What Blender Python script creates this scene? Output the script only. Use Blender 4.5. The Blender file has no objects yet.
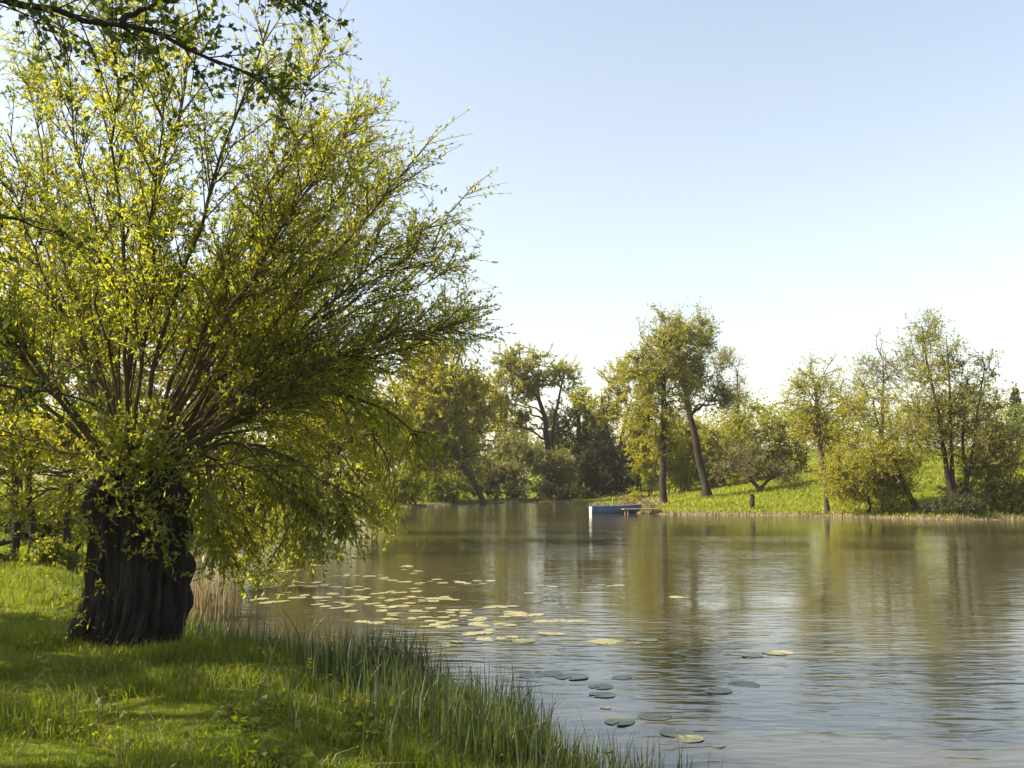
import bpy, math, random
import numpy as np
from mathutils import Vector, noise

SC = bpy.context.scene
COL = SC.collection
F = 995.0            # focal length in pixels of a 1024 wide frame
CAMZ = 2.1           # eye above the water level
HOR = 480.0          # row of the horizon
PITCH = math.atan((HOR - 384) / F)
R = math.radians

# ------------------------------------------------------------------ small helpers
def nrm(a):
    return a / np.maximum(np.linalg.norm(a, axis=-1, keepdims=True), 1e-9)

def at(px, py, Y):
    """world point seen at (px,py) in the photograph when it stands Y metres in front"""
    u = (px - 512) / F; v = (384 - py) / F
    cy = math.cos(PITCH) - v * math.sin(PITCH)
    cz = math.sin(PITCH) + v * math.cos(PITCH)
    return np.array([u / cy * Y, Y, CAMZ + cz / cy * Y])

def on_water(px, py):
    u = (px - 512) / F; v = (384 - py) / F
    cy = math.cos(PITCH) - v * math.sin(PITCH)
    cz = math.sin(PITCH) + v * math.cos(PITCH)
    Y = -CAMZ / cz * cy
    return np.array([u / cy * Y, Y, 0.0])

def tag(o, label=None, cat=None, group=None, kind=None):
    if label: o['label'] = label
    if cat: o['category'] = cat
    if group: o['group'] = group
    if kind: o['kind'] = kind
    return o

def empty(name, loc, label, cat, group=None):
    o = bpy.data.objects.new(name, None)
    o.empty_display_size = 0.3
    o.location = loc
    COL.objects.link(o)
    return tag(o, label, cat, group)

class MB:
    """collects numpy geometry for ONE mesh"""
    def __init__(self):
        self.v = []; self.q = []; self.t = []; self.mq = []; self.mt = []; self.n = 0
    def add(self, v, q=None, t=None, m=0):
        v = np.asarray(v, float).reshape(-1, 3)
        if q is not None and len(q):
            q = np.asarray(q, int).reshape(-1, 4) + self.n
            self.q.append(q); self.mq.append(np.full(len(q), m))
        if t is not None and len(t):
            t = np.asarray(t, int).reshape(-1, 3) + self.n
            self.t.append(t); self.mt.append(np.full(len(t), m))
        self.v.append(v); self.n += len(v)
    def build(self, name, mats, parent=None, origin=(0, 0, 0), smooth=True, loc=None):
        v = np.concatenate(self.v) - np.asarray(origin, float)
        q = np.concatenate(self.q) if self.q else np.zeros((0, 4), int)
        t = np.concatenate(self.t) if self.t else np.zeros((0, 3), int)
        me = bpy.data.meshes.new(name)
        me.vertices.add(len(v)); me.vertices.foreach_set('co', v.astype(np.float32).ravel())
        nl = q.size + t.size
        me.loops.add(nl)
        me.loops.foreach_set('vertex_index', np.concatenate([q.ravel(), t.ravel()]).astype(np.int32))
        npoly = len(q) + len(t)
        me.polygons.add(npoly)
        st = np.concatenate([np.arange(len(q)) * 4, q.size + np.arange(len(t)) * 3])
        me.polygons.foreach_set('loop_start', st.astype(np.int32))
        mi = np.concatenate(self.mq + self.mt) if (self.mq or self.mt) else np.zeros(0)
        me.polygons.foreach_set('material_index', mi.astype(np.int32))
        me.polygons.foreach_set('use_smooth', np.full(npoly, smooth))
        me.update(calc_edges=True); me.validate()
        for m in (mats if isinstance(mats, (list, tuple)) else [mats]):
            me.materials.append(m)
        o = bpy.data.objects.new(name, me)
        COL.objects.link(o)
        if parent is not None: o.parent = parent
        if loc is not None: o.location = loc
        return o

def tubes(mb, P, Rr, sides=5, m=0, cap=True):
    """P (N,K,3), Rr (N,K): N tubes of K rings"""
    P = np.asarray(P, float); Rr = np.asarray(Rr, float)
    if P.ndim == 2: P = P[None]; Rr = Rr[None]
    N, K, _ = P.shape
    T = nrm(np.gradient(P, axis=1))
    ref = np.zeros_like(T); ref[...] = (0.31, 0.87, 0.12)
    par = np.abs((T * ref).sum(-1)).mean(1) > 0.8
    ref[par] = (0.9, 0.1, 0.35)
    n1 = nrm(np.cross(T, ref)); n2 = np.cross(T, n1)
    a = np.arange(sides) * 2 * np.pi / sides
    ring = (n1[:, :, None, :] * np.cos(a)[None, None, :, None] + n2[:, :, None, :] * np.sin(a)[None, None, :, None])
    V = P[:, :, None, :] + ring * Rr[:, :, None, None]
    idx = np.arange(N * K * sides).reshape(N, K, sides)
    j = (np.arange(sides) + 1) % sides
    q = np.stack([idx[:, :-1, :], idx[:, :-1][:, :, j], idx[:, 1:][:, :, j], idx[:, 1:, :]], -1).reshape(-1, 4)
    mb.add(V.reshape(-1, 3), q, m=m)

def bez(a, c, b, K):
    t = np.linspace(0, 1, K)[None, :, None]
    return (1 - t) ** 2 * a[:, None] + 2 * t * (1 - t) * c[:, None] + t ** 2 * b[:, None]

def leaf_quads(mb, rng, p, axis, L, W, m=0, flat=0.0):
    n = len(p)
    axis = nrm(axis)
    r = rng.normal(size=(n, 3)); r[:, 2] += flat
    b = nrm(np.cross(axis, r))
    L = np.broadcast_to(L, (n,))[:, None]; W = np.broadcast_to(W, (n,))[:, None]
    nn = np.cross(axis, b)
    v = np.stack([p, p + axis * L * .45 + b * W * .5 + nn * W * .12, p + axis * L, p + axis * L * .45 - b * W * .5 + nn * W * .12], 1)
    mb.add(v.reshape(-1, 3), np.arange(n * 4).reshape(n, 4), m=m)

# ------------------------------------------------------------------ materials
def new_mat(name):
    m = bpy.data.materials.new(name); m.use_nodes = True
    nt = m.node_tree; nt.nodes.clear()
    out = nt.nodes.new('ShaderNodeOutputMaterial')
    return m, nt, out

def N(nt, typ, **kw):
    n = nt.nodes.new(typ)
    for k, v in kw.items():
        if k.startswith('_'): setattr(n, k[1:], v)
        else: n.inputs[k.replace('__', ' ')].default_value = v
    return n

def ramp(nt, stops):
    n = nt.nodes.new('ShaderNodeValToRGB')
    e = n.color_ramp.elements
    while len(e) < len(stops): e.new(0.5)
    for el, (p, c) in zip(e, stops):
        el.position = p; el.color = (*c, 1)
    return n

def leaf_mat(name, cols, trans=0.5, tgain=(2.35, 2.1, 0.5), gloss=0.022, rough=0.5):
    """cols: three base colours from which every leaf picks its own"""
    m, nt, out = new_mat(name)
    g = N(nt, 'ShaderNodeNewGeometry')
    rp = ramp(nt, [(0.0, cols[0]), (0.5, cols[1]), (1.0, cols[2])])
    nt.links.new(g.outputs['Random Per Island'], rp.inputs[0])
    d = N(nt, 'ShaderNodeBsdfDiffuse'); t = N(nt, 'ShaderNodeBsdfTranslucent')
    mul = N(nt, 'ShaderNodeMixRGB', _blend_type='MULTIPLY'); mul.inputs[0].default_value = 1
    mul.inputs[2].default_value = (*tgain, 1)
    nt.links.new(rp.outputs[0], d.inputs['Color'])
    nt.links.new(rp.outputs[0], mul.inputs[1]); nt.links.new(mul.outputs[0], t.inputs['Color'])
    mx = N(nt, 'ShaderNodeMixShader'); mx.inputs[0].default_value = trans
    nt.links.new(d.outputs[0], mx.inputs[1]); nt.links.new(t.outputs[0], mx.inputs[2])
    gl = N(nt, 'ShaderNodeBsdfGlossy', Roughness=rough); gl.inputs['Color'].default_value = (.9, .9, .9, 1)
    m2 = N(nt, 'ShaderNodeMixShader'); m2.inputs[0].default_value = gloss
    nt.links.new(mx.outputs[0], m2.inputs[1]); nt.links.new(gl.outputs[0], m2.inputs[2])
    nt.links.new(m2.outputs[0], out.inputs[0])
    return m

def bark_mat(name, c1, c2, scale=(9, 9, 1.6), bump=0.6, rough=0.9):
    m, nt, out = new_mat(name)
    tc = N(nt, 'ShaderNodeTexCoord'); mp = N(nt, 'ShaderNodeMapping'); mp.inputs['Scale'].default_value = scale
    nt.links.new(tc.outputs['Object'], mp.inputs[0])
    nz = N(nt, 'ShaderNodeTexNoise', Scale=1.5, Detail=6, Roughness=.65)
    nt.links.new(mp.outputs[0], nz.inputs['Vector'])
    rp = ramp(nt, [(0.3, c1), (0.7, c2)])
    nt.links.new(nz.outputs[0], rp.inputs[0])
    b = N(nt, 'ShaderNodeBsdfPrincipled', Roughness=rough)
    b.inputs['Specular IOR Level'].default_value = .2
    nt.links.new(rp.outputs[0], b.inputs['Base Color'])
    bp = N(nt, 'ShaderNodeBump', Strength=bump, Distance=.03)
    nt.links.new(nz.outputs[0], bp.inputs['Height']); nt.links.new(bp.outputs[0], b.inputs['Normal'])
    nt.links.new(b.outputs[0], out.inputs[0])
    return m

def plain_mat(name, c1, c2, rough=.6, scale=8, spec=.4):
    m, nt, out = new_mat(name)
    tc = N(nt, 'ShaderNodeTexCoord')
    nz = N(nt, 'ShaderNodeTexNoise', Scale=scale, Detail=5)
    nt.links.new(tc.outputs['Object'], nz.inputs['Vector'])
    rp = ramp(nt, [(0.3, c1), (0.7, c2)])
    nt.links.new(nz.outputs[0], rp.inputs[0])
    b = N(nt, 'ShaderNodeBsdfPrincipled', Roughness=rough)
    b.inputs['Specular IOR Level'].default_value = spec
    nt.links.new(rp.outputs[0], b.inputs['Base Color']); nt.links.new(b.outputs[0], out.inputs[0])
    return m

M = {}
M['willow'] = leaf_mat('willow_leaf', [(.13, .16, .02), (.20, .215, .03), (.18, .205, .06)], .6, tgain=(2.35, 2.15, .6))
M['yellow'] = leaf_mat('yellow_green_leaf', [(.18, .20, .010), (.26, .245, .012), (.16, .185, .010)], .58)
M['green'] = leaf_mat('mid_green_leaf', [(.10, .125, .015), (.15, .17, .02), (.12, .14, .018)], .55)
M['olive'] = leaf_mat('olive_leaf', [(.13, .15, .016), (.18, .185, .02), (.19, .185, .026)], .58)
M['grey'] = leaf_mat('grey_green_leaf', [(.12, .135, .05), (.15, .16, .06), (.10, .115, .04)], .45)
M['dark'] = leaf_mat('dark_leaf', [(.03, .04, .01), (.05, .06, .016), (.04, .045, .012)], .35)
M['alder'] = leaf_mat('alder_leaf', [(.035, .06, .012), (.06, .09, .015), (.05, .075, .012)], .4)
M['bud'] = leaf_mat('budding_twig', [(.17, .165, .045), (.20, .19, .05), (.14, .14, .04)], .55, tgain=(2.0, 1.9, .8))
M['blossom'] = leaf_mat('reddish_bud', [(.16, .125, .065), (.19, .155, .07), (.15, .135, .05)], .5, tgain=(1.7, 1.45, .9))
M['conifer'] = leaf_mat('conifer_needle', [(.012, .022, .012), (.02, .032, .014), (.016, .025, .012)], .1)
M['grass'] = leaf_mat('grass_blade', [(.05, .09, .008), (.095, .135, .010), (.14, .145, .02)], .5, gloss=.02)
M['lawn'] = leaf_mat('lawn_blade', [(.12, .16, .014), (.17, .19, .018), (.20, .20, .025)], .5, gloss=.02)
M['reed'] = leaf_mat('reed_blade', [(.022, .042, .011), (.042, .068, .016), (.085, .10, .026)], .4, gloss=.05)
M['dry'] = leaf_mat('dry_reed_blade', [(.24, .19, .10), (.31, .25, .14), (.19, .15, .08)], .35, tgain=(1.2, 1.1, .9))
M['weed'] = leaf_mat('weed_leaf', [(.08, .115, .014), (.12, .145, .018), (.10, .125, .02)], .5)
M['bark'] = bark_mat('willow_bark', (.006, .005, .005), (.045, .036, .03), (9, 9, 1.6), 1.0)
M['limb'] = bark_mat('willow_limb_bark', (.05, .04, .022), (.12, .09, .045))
M['tbark'] = bark_mat('tree_bark', (.03, .024, .018), (.075, .06, .042), (3, 3, .8))
M['dbark'] = bark_mat('dark_bark', (.016, .013, .01), (.04, .03, .022), (4, 4, 1))
M['twig'] = bark_mat('twig_bark', (.09, .075, .05), (.15, .12, .08))

# ------------------------------------------------------------------ pond outline and terrain
SHORE = [(1.0, 5.4), (0.35, 7.3), (-0.35, 8.7), (-0.85, 10.0), (-1.8, 11.0), (-3.1, 12.1), (-4.7, 13.8), (-6.2, 17.5), (-8.0, 24), (-8.6, 31), (-8.2, 38), (-9, 48),
         (-9.5, 60), (-9, 74), (-4, 88), (2, 96), (6.2, 92), (7.0, 80), (7.0, 68), (8.6, 61.5), (12, 60.5), (15.5, 60), (19.5, 56.5),
         (22.5, 53), (27.5, 53), (34, 56), (48, 52), (58, 38), (55, 18), (42, 4), (24, -4), (10, -1.0), (4.5, 1.0), (2.2, 3.2)]
def chaikin(p, n):
    p = np.array(p, float)
    for _ in range(n):
        q = np.roll(p, -1, 0)
        p = np.stack([p * .75 + q * .25, p * .25 + q * .75], 1).reshape(-1, 2)
    return p
POND = chaikin(SHORE, 2)

def sdist(x, y):
    """distance to the pond's edge, positive on land"""
    x = np.asarray(x, float); y = np.asarray(y, float); sh = x.shape
    p = np.stack([x.ravel(), y.ravel()], 1)
    out = np.empty(len(p))
    a = POND; b = np.roll(POND, -1, 0); ab = b - a
    for i in range(0, len(p), 20000):
        c = p[i:i + 20000]
        ap = c[:, None] - a[None]
        t = np.clip((ap * ab).sum(-1) / (ab * ab).sum(-1), 0, 1)
        d = np.sqrt((((ap - t[..., None] * ab) ** 2).sum(-1)).min(1))
        cr = ((a[None, :, 1] > c[:, None, 1]) != (b[None, :, 1] > c[:, None, 1]))
        with np.errstate(divide='ignore', invalid='ignore'):
            xi = a[:, 0] + (c[:, None, 1] - a[:, 1]) / (b[:, 1] - a[:, 1]) * (b[:, 0] - a[:, 0])
        ins = (cr & (c[:, None, 0] < xi)).sum(1) % 2 == 1
        out[i:i + 20000] = np.where(ins, -d, d)
    return out.reshape(sh)

def sstep(a, b, x):
    t = np.clip((x - a) / (b - a), 0, 1); return t * t * (3 - 2 * t)

def wob(x, y):
    return (np.sin(x * 1.7 + np.sin(y * 1.1) * 1.3) * np.cos(y * 1.45 + x * .6) * .045
            + np.sin(x * .53 + 1.2) * np.cos(y * .47 + x * .2) * .05 + np.sin(x * 4.1 + y * 2.3) * np.sin(y * 3.7 - x * 1.9) * .018)

def ground(x, y, s=None):
    x = np.asarray(x, float); y = np.asarray(y, float)
    if s is None: s = sdist(x, y)
    near = 1 - sstep(25, 45, y)
    far = sstep(40, 55, y) * sstep(6, 24, x)
    z = np.where(s < 0, np.maximum(s * .45, -1.2), 0)
    bank = (.10 * sstep(0, .35, s) + .42 * sstep(.1, 2.0, s)) * near + (.16 * sstep(0, .7, s) + .5 * sstep(0.5, 12, s)) * (1 - near)
    z = z + np.where(s > 0, bank, 0)
    z = z + wob(x, y) * sstep(.3, 1.5, s)
    slope = np.clip(s - 1.5, 0, None) * (.085 + .055 * sstep(14, 40, x))
    z = z + far * 9.0 * (1 - np.exp(-slope / 9.0))
    z = z + (1 - far) * sstep(8, 120, s) * 1.0
    return z

def gz(x, y): return float(ground(np.array([x]), np.array([y]))[0])

def build_ground():
    def axis(n, lin, far, c=0):
        t = np.linspace(-1, 1, n)
        return c + np.sign(t) * (np.abs(t) * lin + np.abs(t) ** 6 * far)
    xs = axis(420, 60, 1500, 2); ys = axis(420, 70, 1500, 40)
    ys2 = np.sort(np.concatenate([ys, np.arange(3, 20, .15)]))
    xs2 = np.sort(np.concatenate([xs, np.arange(-9, 4, .15)]))
    X, Y = np.meshgrid(xs2, ys2, indexing='ij')
    Z = ground(X, Y)
    nx, ny = X.shape
    i = np.arange(nx * ny).reshape(nx, ny)
    q = np.stack([i[:-1, :-1], i[1:, :-1], i[1:, 1:], i[:-1, 1:]], -1).reshape(-1, 4)
    mb = MB(); mb.add(np.stack([X, Y, Z], -1), q)
    m, nt, out = new_mat('ground_turf')
    g = N(nt, 'ShaderNodeNewGeometry'); sp = N(nt, 'ShaderNodeSeparateXYZ'); nt.links.new(g.outputs['Position'], sp.inputs[0])
    n1 = N(nt, 'ShaderNodeTexNoise', Scale=.35, Detail=6, Roughness=.6); nt.links.new(g.outputs['Position'], n1.inputs['Vector'])
    n2 = N(nt, 'ShaderNodeTexNoise', Scale=9, Detail=6, Roughness=.7); nt.links.new(g.outputs['Position'], n2.inputs['Vector'])
    r1 = ramp(nt, [(.3, (.08, .12, .010)), (.5, (.13, .165, .014)), (.7, (.17, .175, .024))]); nt.links.new(n1.outputs[0], r1.inputs[0])
    r2 = ramp(nt, [(.3, (.5, .5, .45)), (.65, (1, 1, 1))]); nt.links.new(n2.outputs[0], r2.inputs[0])
    mu = N(nt, 'ShaderNodeMixRGB', _blend_type='MULTIPLY'); mu.inputs[0].default_value = .8
    nt.links.new(r1.outputs[0], mu.inputs[1]); nt.links.new(r2.outputs[0], mu.inputs[2])
    r3 = ramp(nt, [(.35, (.12, .085, .05)), (.65, (.30, .22, .13))]); nt.links.new(n2.outputs[0], r3.inputs[0])
    ma = N(nt, 'ShaderNodeMath', _operation='MULTIPLY_ADD'); ma.inputs[1].default_value = .22; nt.links.new(n1.outputs[0], ma.inputs[0])
    nt.links.new(sp.outputs['Z'], ma.inputs[2])
    mr = N(nt, 'ShaderNodeMapRange'); mr.inputs['From Min'].default_value = .2; mr.inputs['From Max'].default_value = .36
    nt.links.new(ma.outputs[0], mr.inputs['Value'])
    mx = N(nt, 'ShaderNodeMixRGB'); nt.links.new(mr.outputs[0], mx.inputs[0])
    nt.links.new(r3.outputs[0], mx.inputs[1]); nt.links.new(mu.outputs[0], mx.inputs[2])
    b = N(nt, 'ShaderNodeBsdfPrincipled', Roughness=1.0); b.inputs['Specular IOR Level'].default_value = .05
    nt.links.new(mx.outputs[0], b.inputs['Base Color'])
    bp = N(nt, 'ShaderNodeBump', Strength=.9, Distance=.08); nt.links.new(n2.outputs[0], bp.inputs['Height'])
    nt.links.new(bp.outputs[0], b.inputs['Normal']); nt.links.new(b.outputs[0], out.inputs[0])
    tag(mb.build('ground', m), kind='structure')

def build_water():
    m, nt, out = new_mat('pond_water')
    g = N(nt, 'ShaderNodeNewGeometry')
    def waves(rot, sc, detail=3, dist=0.0):
        mp = N(nt, 'ShaderNodeMapping'); mp.inputs['Rotation'].default_value = (0, 0, R(rot)); mp.inputs['Scale'].default_value = sc
        nt.links.new(g.outputs['Position'], mp.inputs[0])
        n = N(nt, 'ShaderNodeTexNoise', Scale=1, Detail=detail, Roughness=.5, Distortion=dist)
        nt.links.new(mp.outputs[0], n.inputs['Vector']); return n
    a = waves(-46, (1.5, 5.2, 1), 2, .5)      # wind ripples, crests running away to the right
    b = waves(-30, (.7, 1.5, 1), 2, .4)            # lazy swell across the pond
    c = waves(-20, (6.0, 12.0, 1), 2)           # fine chop
    patch = waves(8, (.05, .13, 1), 3, .3)     # where the wind touches the water
    rp = ramp(nt, [(.42, (.2, .2, .2)), (.60, (1, 1, 1))]); nt.links.new(patch.outputs[0], rp.inputs[0])
    def mul(x, k):
        q = N(nt, 'ShaderNodeMath', _operation='MULTIPLY'); nt.links.new(x, q.inputs[0])
        if isinstance(k, float): q.inputs[1].default_value = k
        else: nt.links.new(k, q.inputs[1])
        return q.outputs[0]
    def add(x, y):
        q = N(nt, 'ShaderNodeMath', _operation='ADD'); nt.links.new(x, q.inputs[0]); nt.links.new(y, q.inputs[1]); return q.outputs[0]
    wind = add(mul(a.outputs[0], 1.15), mul(c.outputs[0], .10))
    h = add(mul(wind, rp.outputs[0]), mul(b.outputs[0], .55))
    bp = N(nt, 'ShaderNodeBump', Strength=1.0, Distance=.0135); nt.links.new(h, bp.inputs['Height'])
    bs = N(nt, 'ShaderNodeBsdfPrincipled', Roughness=.06, IOR=1.55)
    bs.inputs['Base Color'].default_value = (.05, .043, .022, 1)
    nt.links.new(bp.outputs[0], bs.inputs['Normal']); nt.links.new(bs.outputs[0], out.inputs[0])
    mb = MB()
    x0, x1, y0, y1 = -14, 64, -6, 102
    mb.add([(x0, y0, 0), (x1, y0, 0), (x1, y1, 0), (x0, y1, 0)], [(0, 1, 2, 3)])
    tag(mb.build('water', m), kind='structure')

# ------------------------------------------------------------------ trees
def sample_ell(rng, ells, n, lo, hi, power):
    w = np.array([e[1][0] * e[1][1] * e[1][2] for e in ells]) ** .8; w /= w.sum()
    k = rng.choice(len(ells), n, p=w)
    c = np.array([e[0] for e in ells])[k]; r = np.array([e[1] for e in ells])[k]
    d = nrm(rng.normal(size=(n, 3)))
    rad = lo + (hi - lo) * rng.random(n) ** power
    return c + d * r * rad[:, None], c, r

def resample(pts, K):
    pts = np.asarray(pts, float)
    d = np.r_[0, np.cumsum(np.linalg.norm(np.diff(pts, axis=0)[:, :3], axis=1))]
    t = np.linspace(0, d[-1], K)
    return np.stack([np.interp(t, d, pts[:, i]) for i in range(pts.shape[1])], 1)

def tree_geo(seed, trunks, ells, n1=12, n2=110, n3=7, leaves=12, L=.16, W=.09, sig=.40, twig=(.5, 1.1), up=.15, lim=.4, jit=.06,
             r2=.03, r3=.012, wide=1.13):
    """trunks: polylines of (x,y,z,r); ells: crown volumes. Returns (wood, twigs+leaves) as two MBs"""
    rng = np.random.default_rng(seed)
    leaves = int(leaves * 1.9); n2 = int(n2 * 1.25); L *= .9; W *= 1.0
    wood = MB(); crown = MB()
    nodes = []; rads = []
    for tp in trunks:
        t = resample(tp, 16); t[2:, :2] += np.cumsum(rng.normal(size=(14, 2)), 0) * t[4:5, 3:4] * .22
        tubes(wood, t[:, :3], t[:, 3], 10)
        nodes.append(t[4:, :3]); rads.append(t[4:, 3])
    TN = np.concatenate(nodes); TR = np.concatenate(rads)
    tip1, c1, e1 = sample_ell(rng, ells, n1, .25, .78, .6)
    d = np.linalg.norm(tip1[:, None] - TN[None], axis=-1)
    hd = np.linalg.norm((tip1[:, None] - TN[None])[..., :2], axis=-1)
    dz = tip1[:, None, 2] - TN[None, :, 2]
    cost = d + np.clip(lim * hd - dz, 0, None) * 2.2
    k = cost.argmin(1); a = TN[k]
    out = tip1 - a
    ctrl = a + out * .45 + np.stack([np.zeros(n1), np.zeros(n1), np.linalg.norm(out, axis=1) * .14], 1) + rng.normal(size=(n1, 3)) * np.linalg.norm(out, axis=1)[:, None] * .10
    P1 = bez(a, ctrl, tip1, 9); P1[:, 1:-1] += rng.normal(size=(n1, 7, 3)) * jit * np.linalg.norm(out, axis=1)[:, None, None] * .5
    rr = TR[k] * .42
    R1 = rr[:, None] * np.linspace(1, .28, 9)[None]
    tubes(wood, P1, np.maximum(R1, .012), 6)
    own = rng.integers(0, n1, n2)
    tip2 = tip1[own] + rng.normal(size=(n2, 3)) * e1[own] * sig
    rel = (tip2 - c1[own]) / e1[own]; q = np.linalg.norm(rel, axis=1, keepdims=True)
    tip2 = np.where(q > wide, c1[own] + rel / q * e1[own] * (wide - .25 * rng.random((n2, 1)) ** 2), tip2)
    LN = np.concatenate([P1[:, 3:].reshape(-1, 3), TN[-3:]])
    d = np.linalg.norm(tip2[:, None] - LN[None], axis=-1)
    cost = d + np.clip(LN[None, :, 2] - tip2[:, None, 2], 0, None) * .8
    a = LN[cost.argmin(1)]; out = tip2 - a; ln = np.linalg.norm(out, axis=1)
    ctrl = a + out * .5 + rng.normal(size=(n2, 3)) * ln[:, None] * .16; ctrl[:, 2] += ln * .1
    P2 = bez(a, ctrl, tip2, 7)
    tubes(wood, P2, (r2 * np.linspace(1, .4, 7))[None] * (.6 + .5 * np.minimum(ln, 3)[:, None] / 2), 4)
    n = n2 * n3
    own = np.repeat(np.arange(n2), n3); t = .25 + .75 * rng.random(n); f = t * 5.999; i = f.astype(int); f = (f - i)[:, None]
    s = P2[own, i] * (1 - f) + P2[own, i + 1] * f
    tan = nrm(P2[own, i + 1] - P2[own, i])
    dr = nrm(tan * .6 + nrm(rng.normal(size=(n, 3))) * .9 + np.array([0, 0, up]))
    tl = rng.uniform(*twig, n)[:, None]
    bend = rng.normal(size=(n, 3)) * .18 + np.array([0, 0, up * .5])
    e = s + dr * tl + bend * tl
    P3 = bez(s, s + dr * tl * .55, e, 4)
    tubes(crown, P3, np.broadcast_to(r3 * np.linspace(1, .35, 4), (n, 4)), 3, m=0)
    nl = n * leaves
    own = np.repeat(np.arange(n), leaves); t = (.08 + .92 * rng.random(nl)); f = t * 2.999; i = f.astype(int); f = (f - i)[:, None]
    p = P3[own, i] * (1 - f) + P3[own, i + 1] * f
    tan = nrm(P3[own, i + 1] - P3[own, i])
    p = p + rng.normal(size=(nl, 3)) * .25 * L
    ax = tan * .5 + rng.normal(size=(nl, 3)) * .8
    sc = rng.uniform(.6, 1.25, nl)
    leaf_quads(crown, rng, p, ax, L * sc, W * sc, m=1, flat=.6)
    return wood, crown

def px_ell(c, Y, dz=.85):
    """crown volume measured on the photograph at its own distance -> metres"""
    cx, cy, rx, ry = c[:4]; dy = c[4] if len(c) > 4 else 0
    s = Y / F
    return (at(cx, cy, Y + dy), np.array([rx * s, rx * s * dz, ry * s]))

def tree(name, label, cat, Y, trunks, ells, leaf, seed, bark='tbark', twigm='twig', group=None, dz=.85, root=None, **kw):
    """trunks: [(px,py,r_px)...] rows read on the photograph, first point is put on the ground"""
    tl = []
    base = None
    for tp in trunks:
        pts = []
        for i, (px, py, rp) in enumerate(tp):
            p = at(px, py, Y)
            if i == 0:
                p[2] = gz(p[0], p[1]) - .08
                if base is None: base = np.array([p[0], p[1], p[2] + .08])
                pts.append((*p, rp * 1.5 * Y / F)); p2 = p.copy(); p2[2] += .35; pts.append((*p2, rp * Y / F))
            else: pts.append((*p, rp * Y / F))
        tl.append(pts)
    el = [px_ell(e, Y, dz) for e in ells]
    wood, crown = tree_geo(seed, tl, el, **kw)
    o = empty(name, base, label, cat, group)
    wood.build('trunk', M[bark], o, base)
    crown.build('crown', [M[twigm], M[leaf]], o, base)
    return o

def shrub(name, label, cat, Y, ells, leaf, seed, stems=5, bark='dbark', group=None, dz=.8, twigm='twig', base_px=None, **kw):
    rng = np.random.default_rng(seed + 77)
    el = [px_ell(e, Y, dz) for e in ells]
    bx = at(base_px if base_px else np.mean([e[0] for e in ells]), 490, Y)
    zb = gz(bx[0], Y); base = np.array([bx[0], Y, zb])
    tl = []
    for i in range(stems):
        c, r = el[i % len(el)]
        b = base + np.array([(c[0] - base[0]) * .7 + rng.normal() * .25 * r[0], rng.normal() * .3, -.1]); b[2] = gz(b[0], b[1]) - .1
        top = c + rng.normal(size=3) * r * .3
        top[2] = max(top[2], b[2] + .5)
        tl.append([(*b, .07), (*((b + top) / 2 + rng.normal(size=3) * .15), .05), (*top, .03)])
    kw.setdefault('lim', .1)
    wood, crown = tree_geo(seed, tl, el, **kw)
    # keep the foliage above the bank
    o = empty(name, base, label, cat, group)
    wood.build('stem', M[bark], o, base)
    crown.build('crown', [M[twigm], M[leaf]], o, base)
    return o
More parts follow.
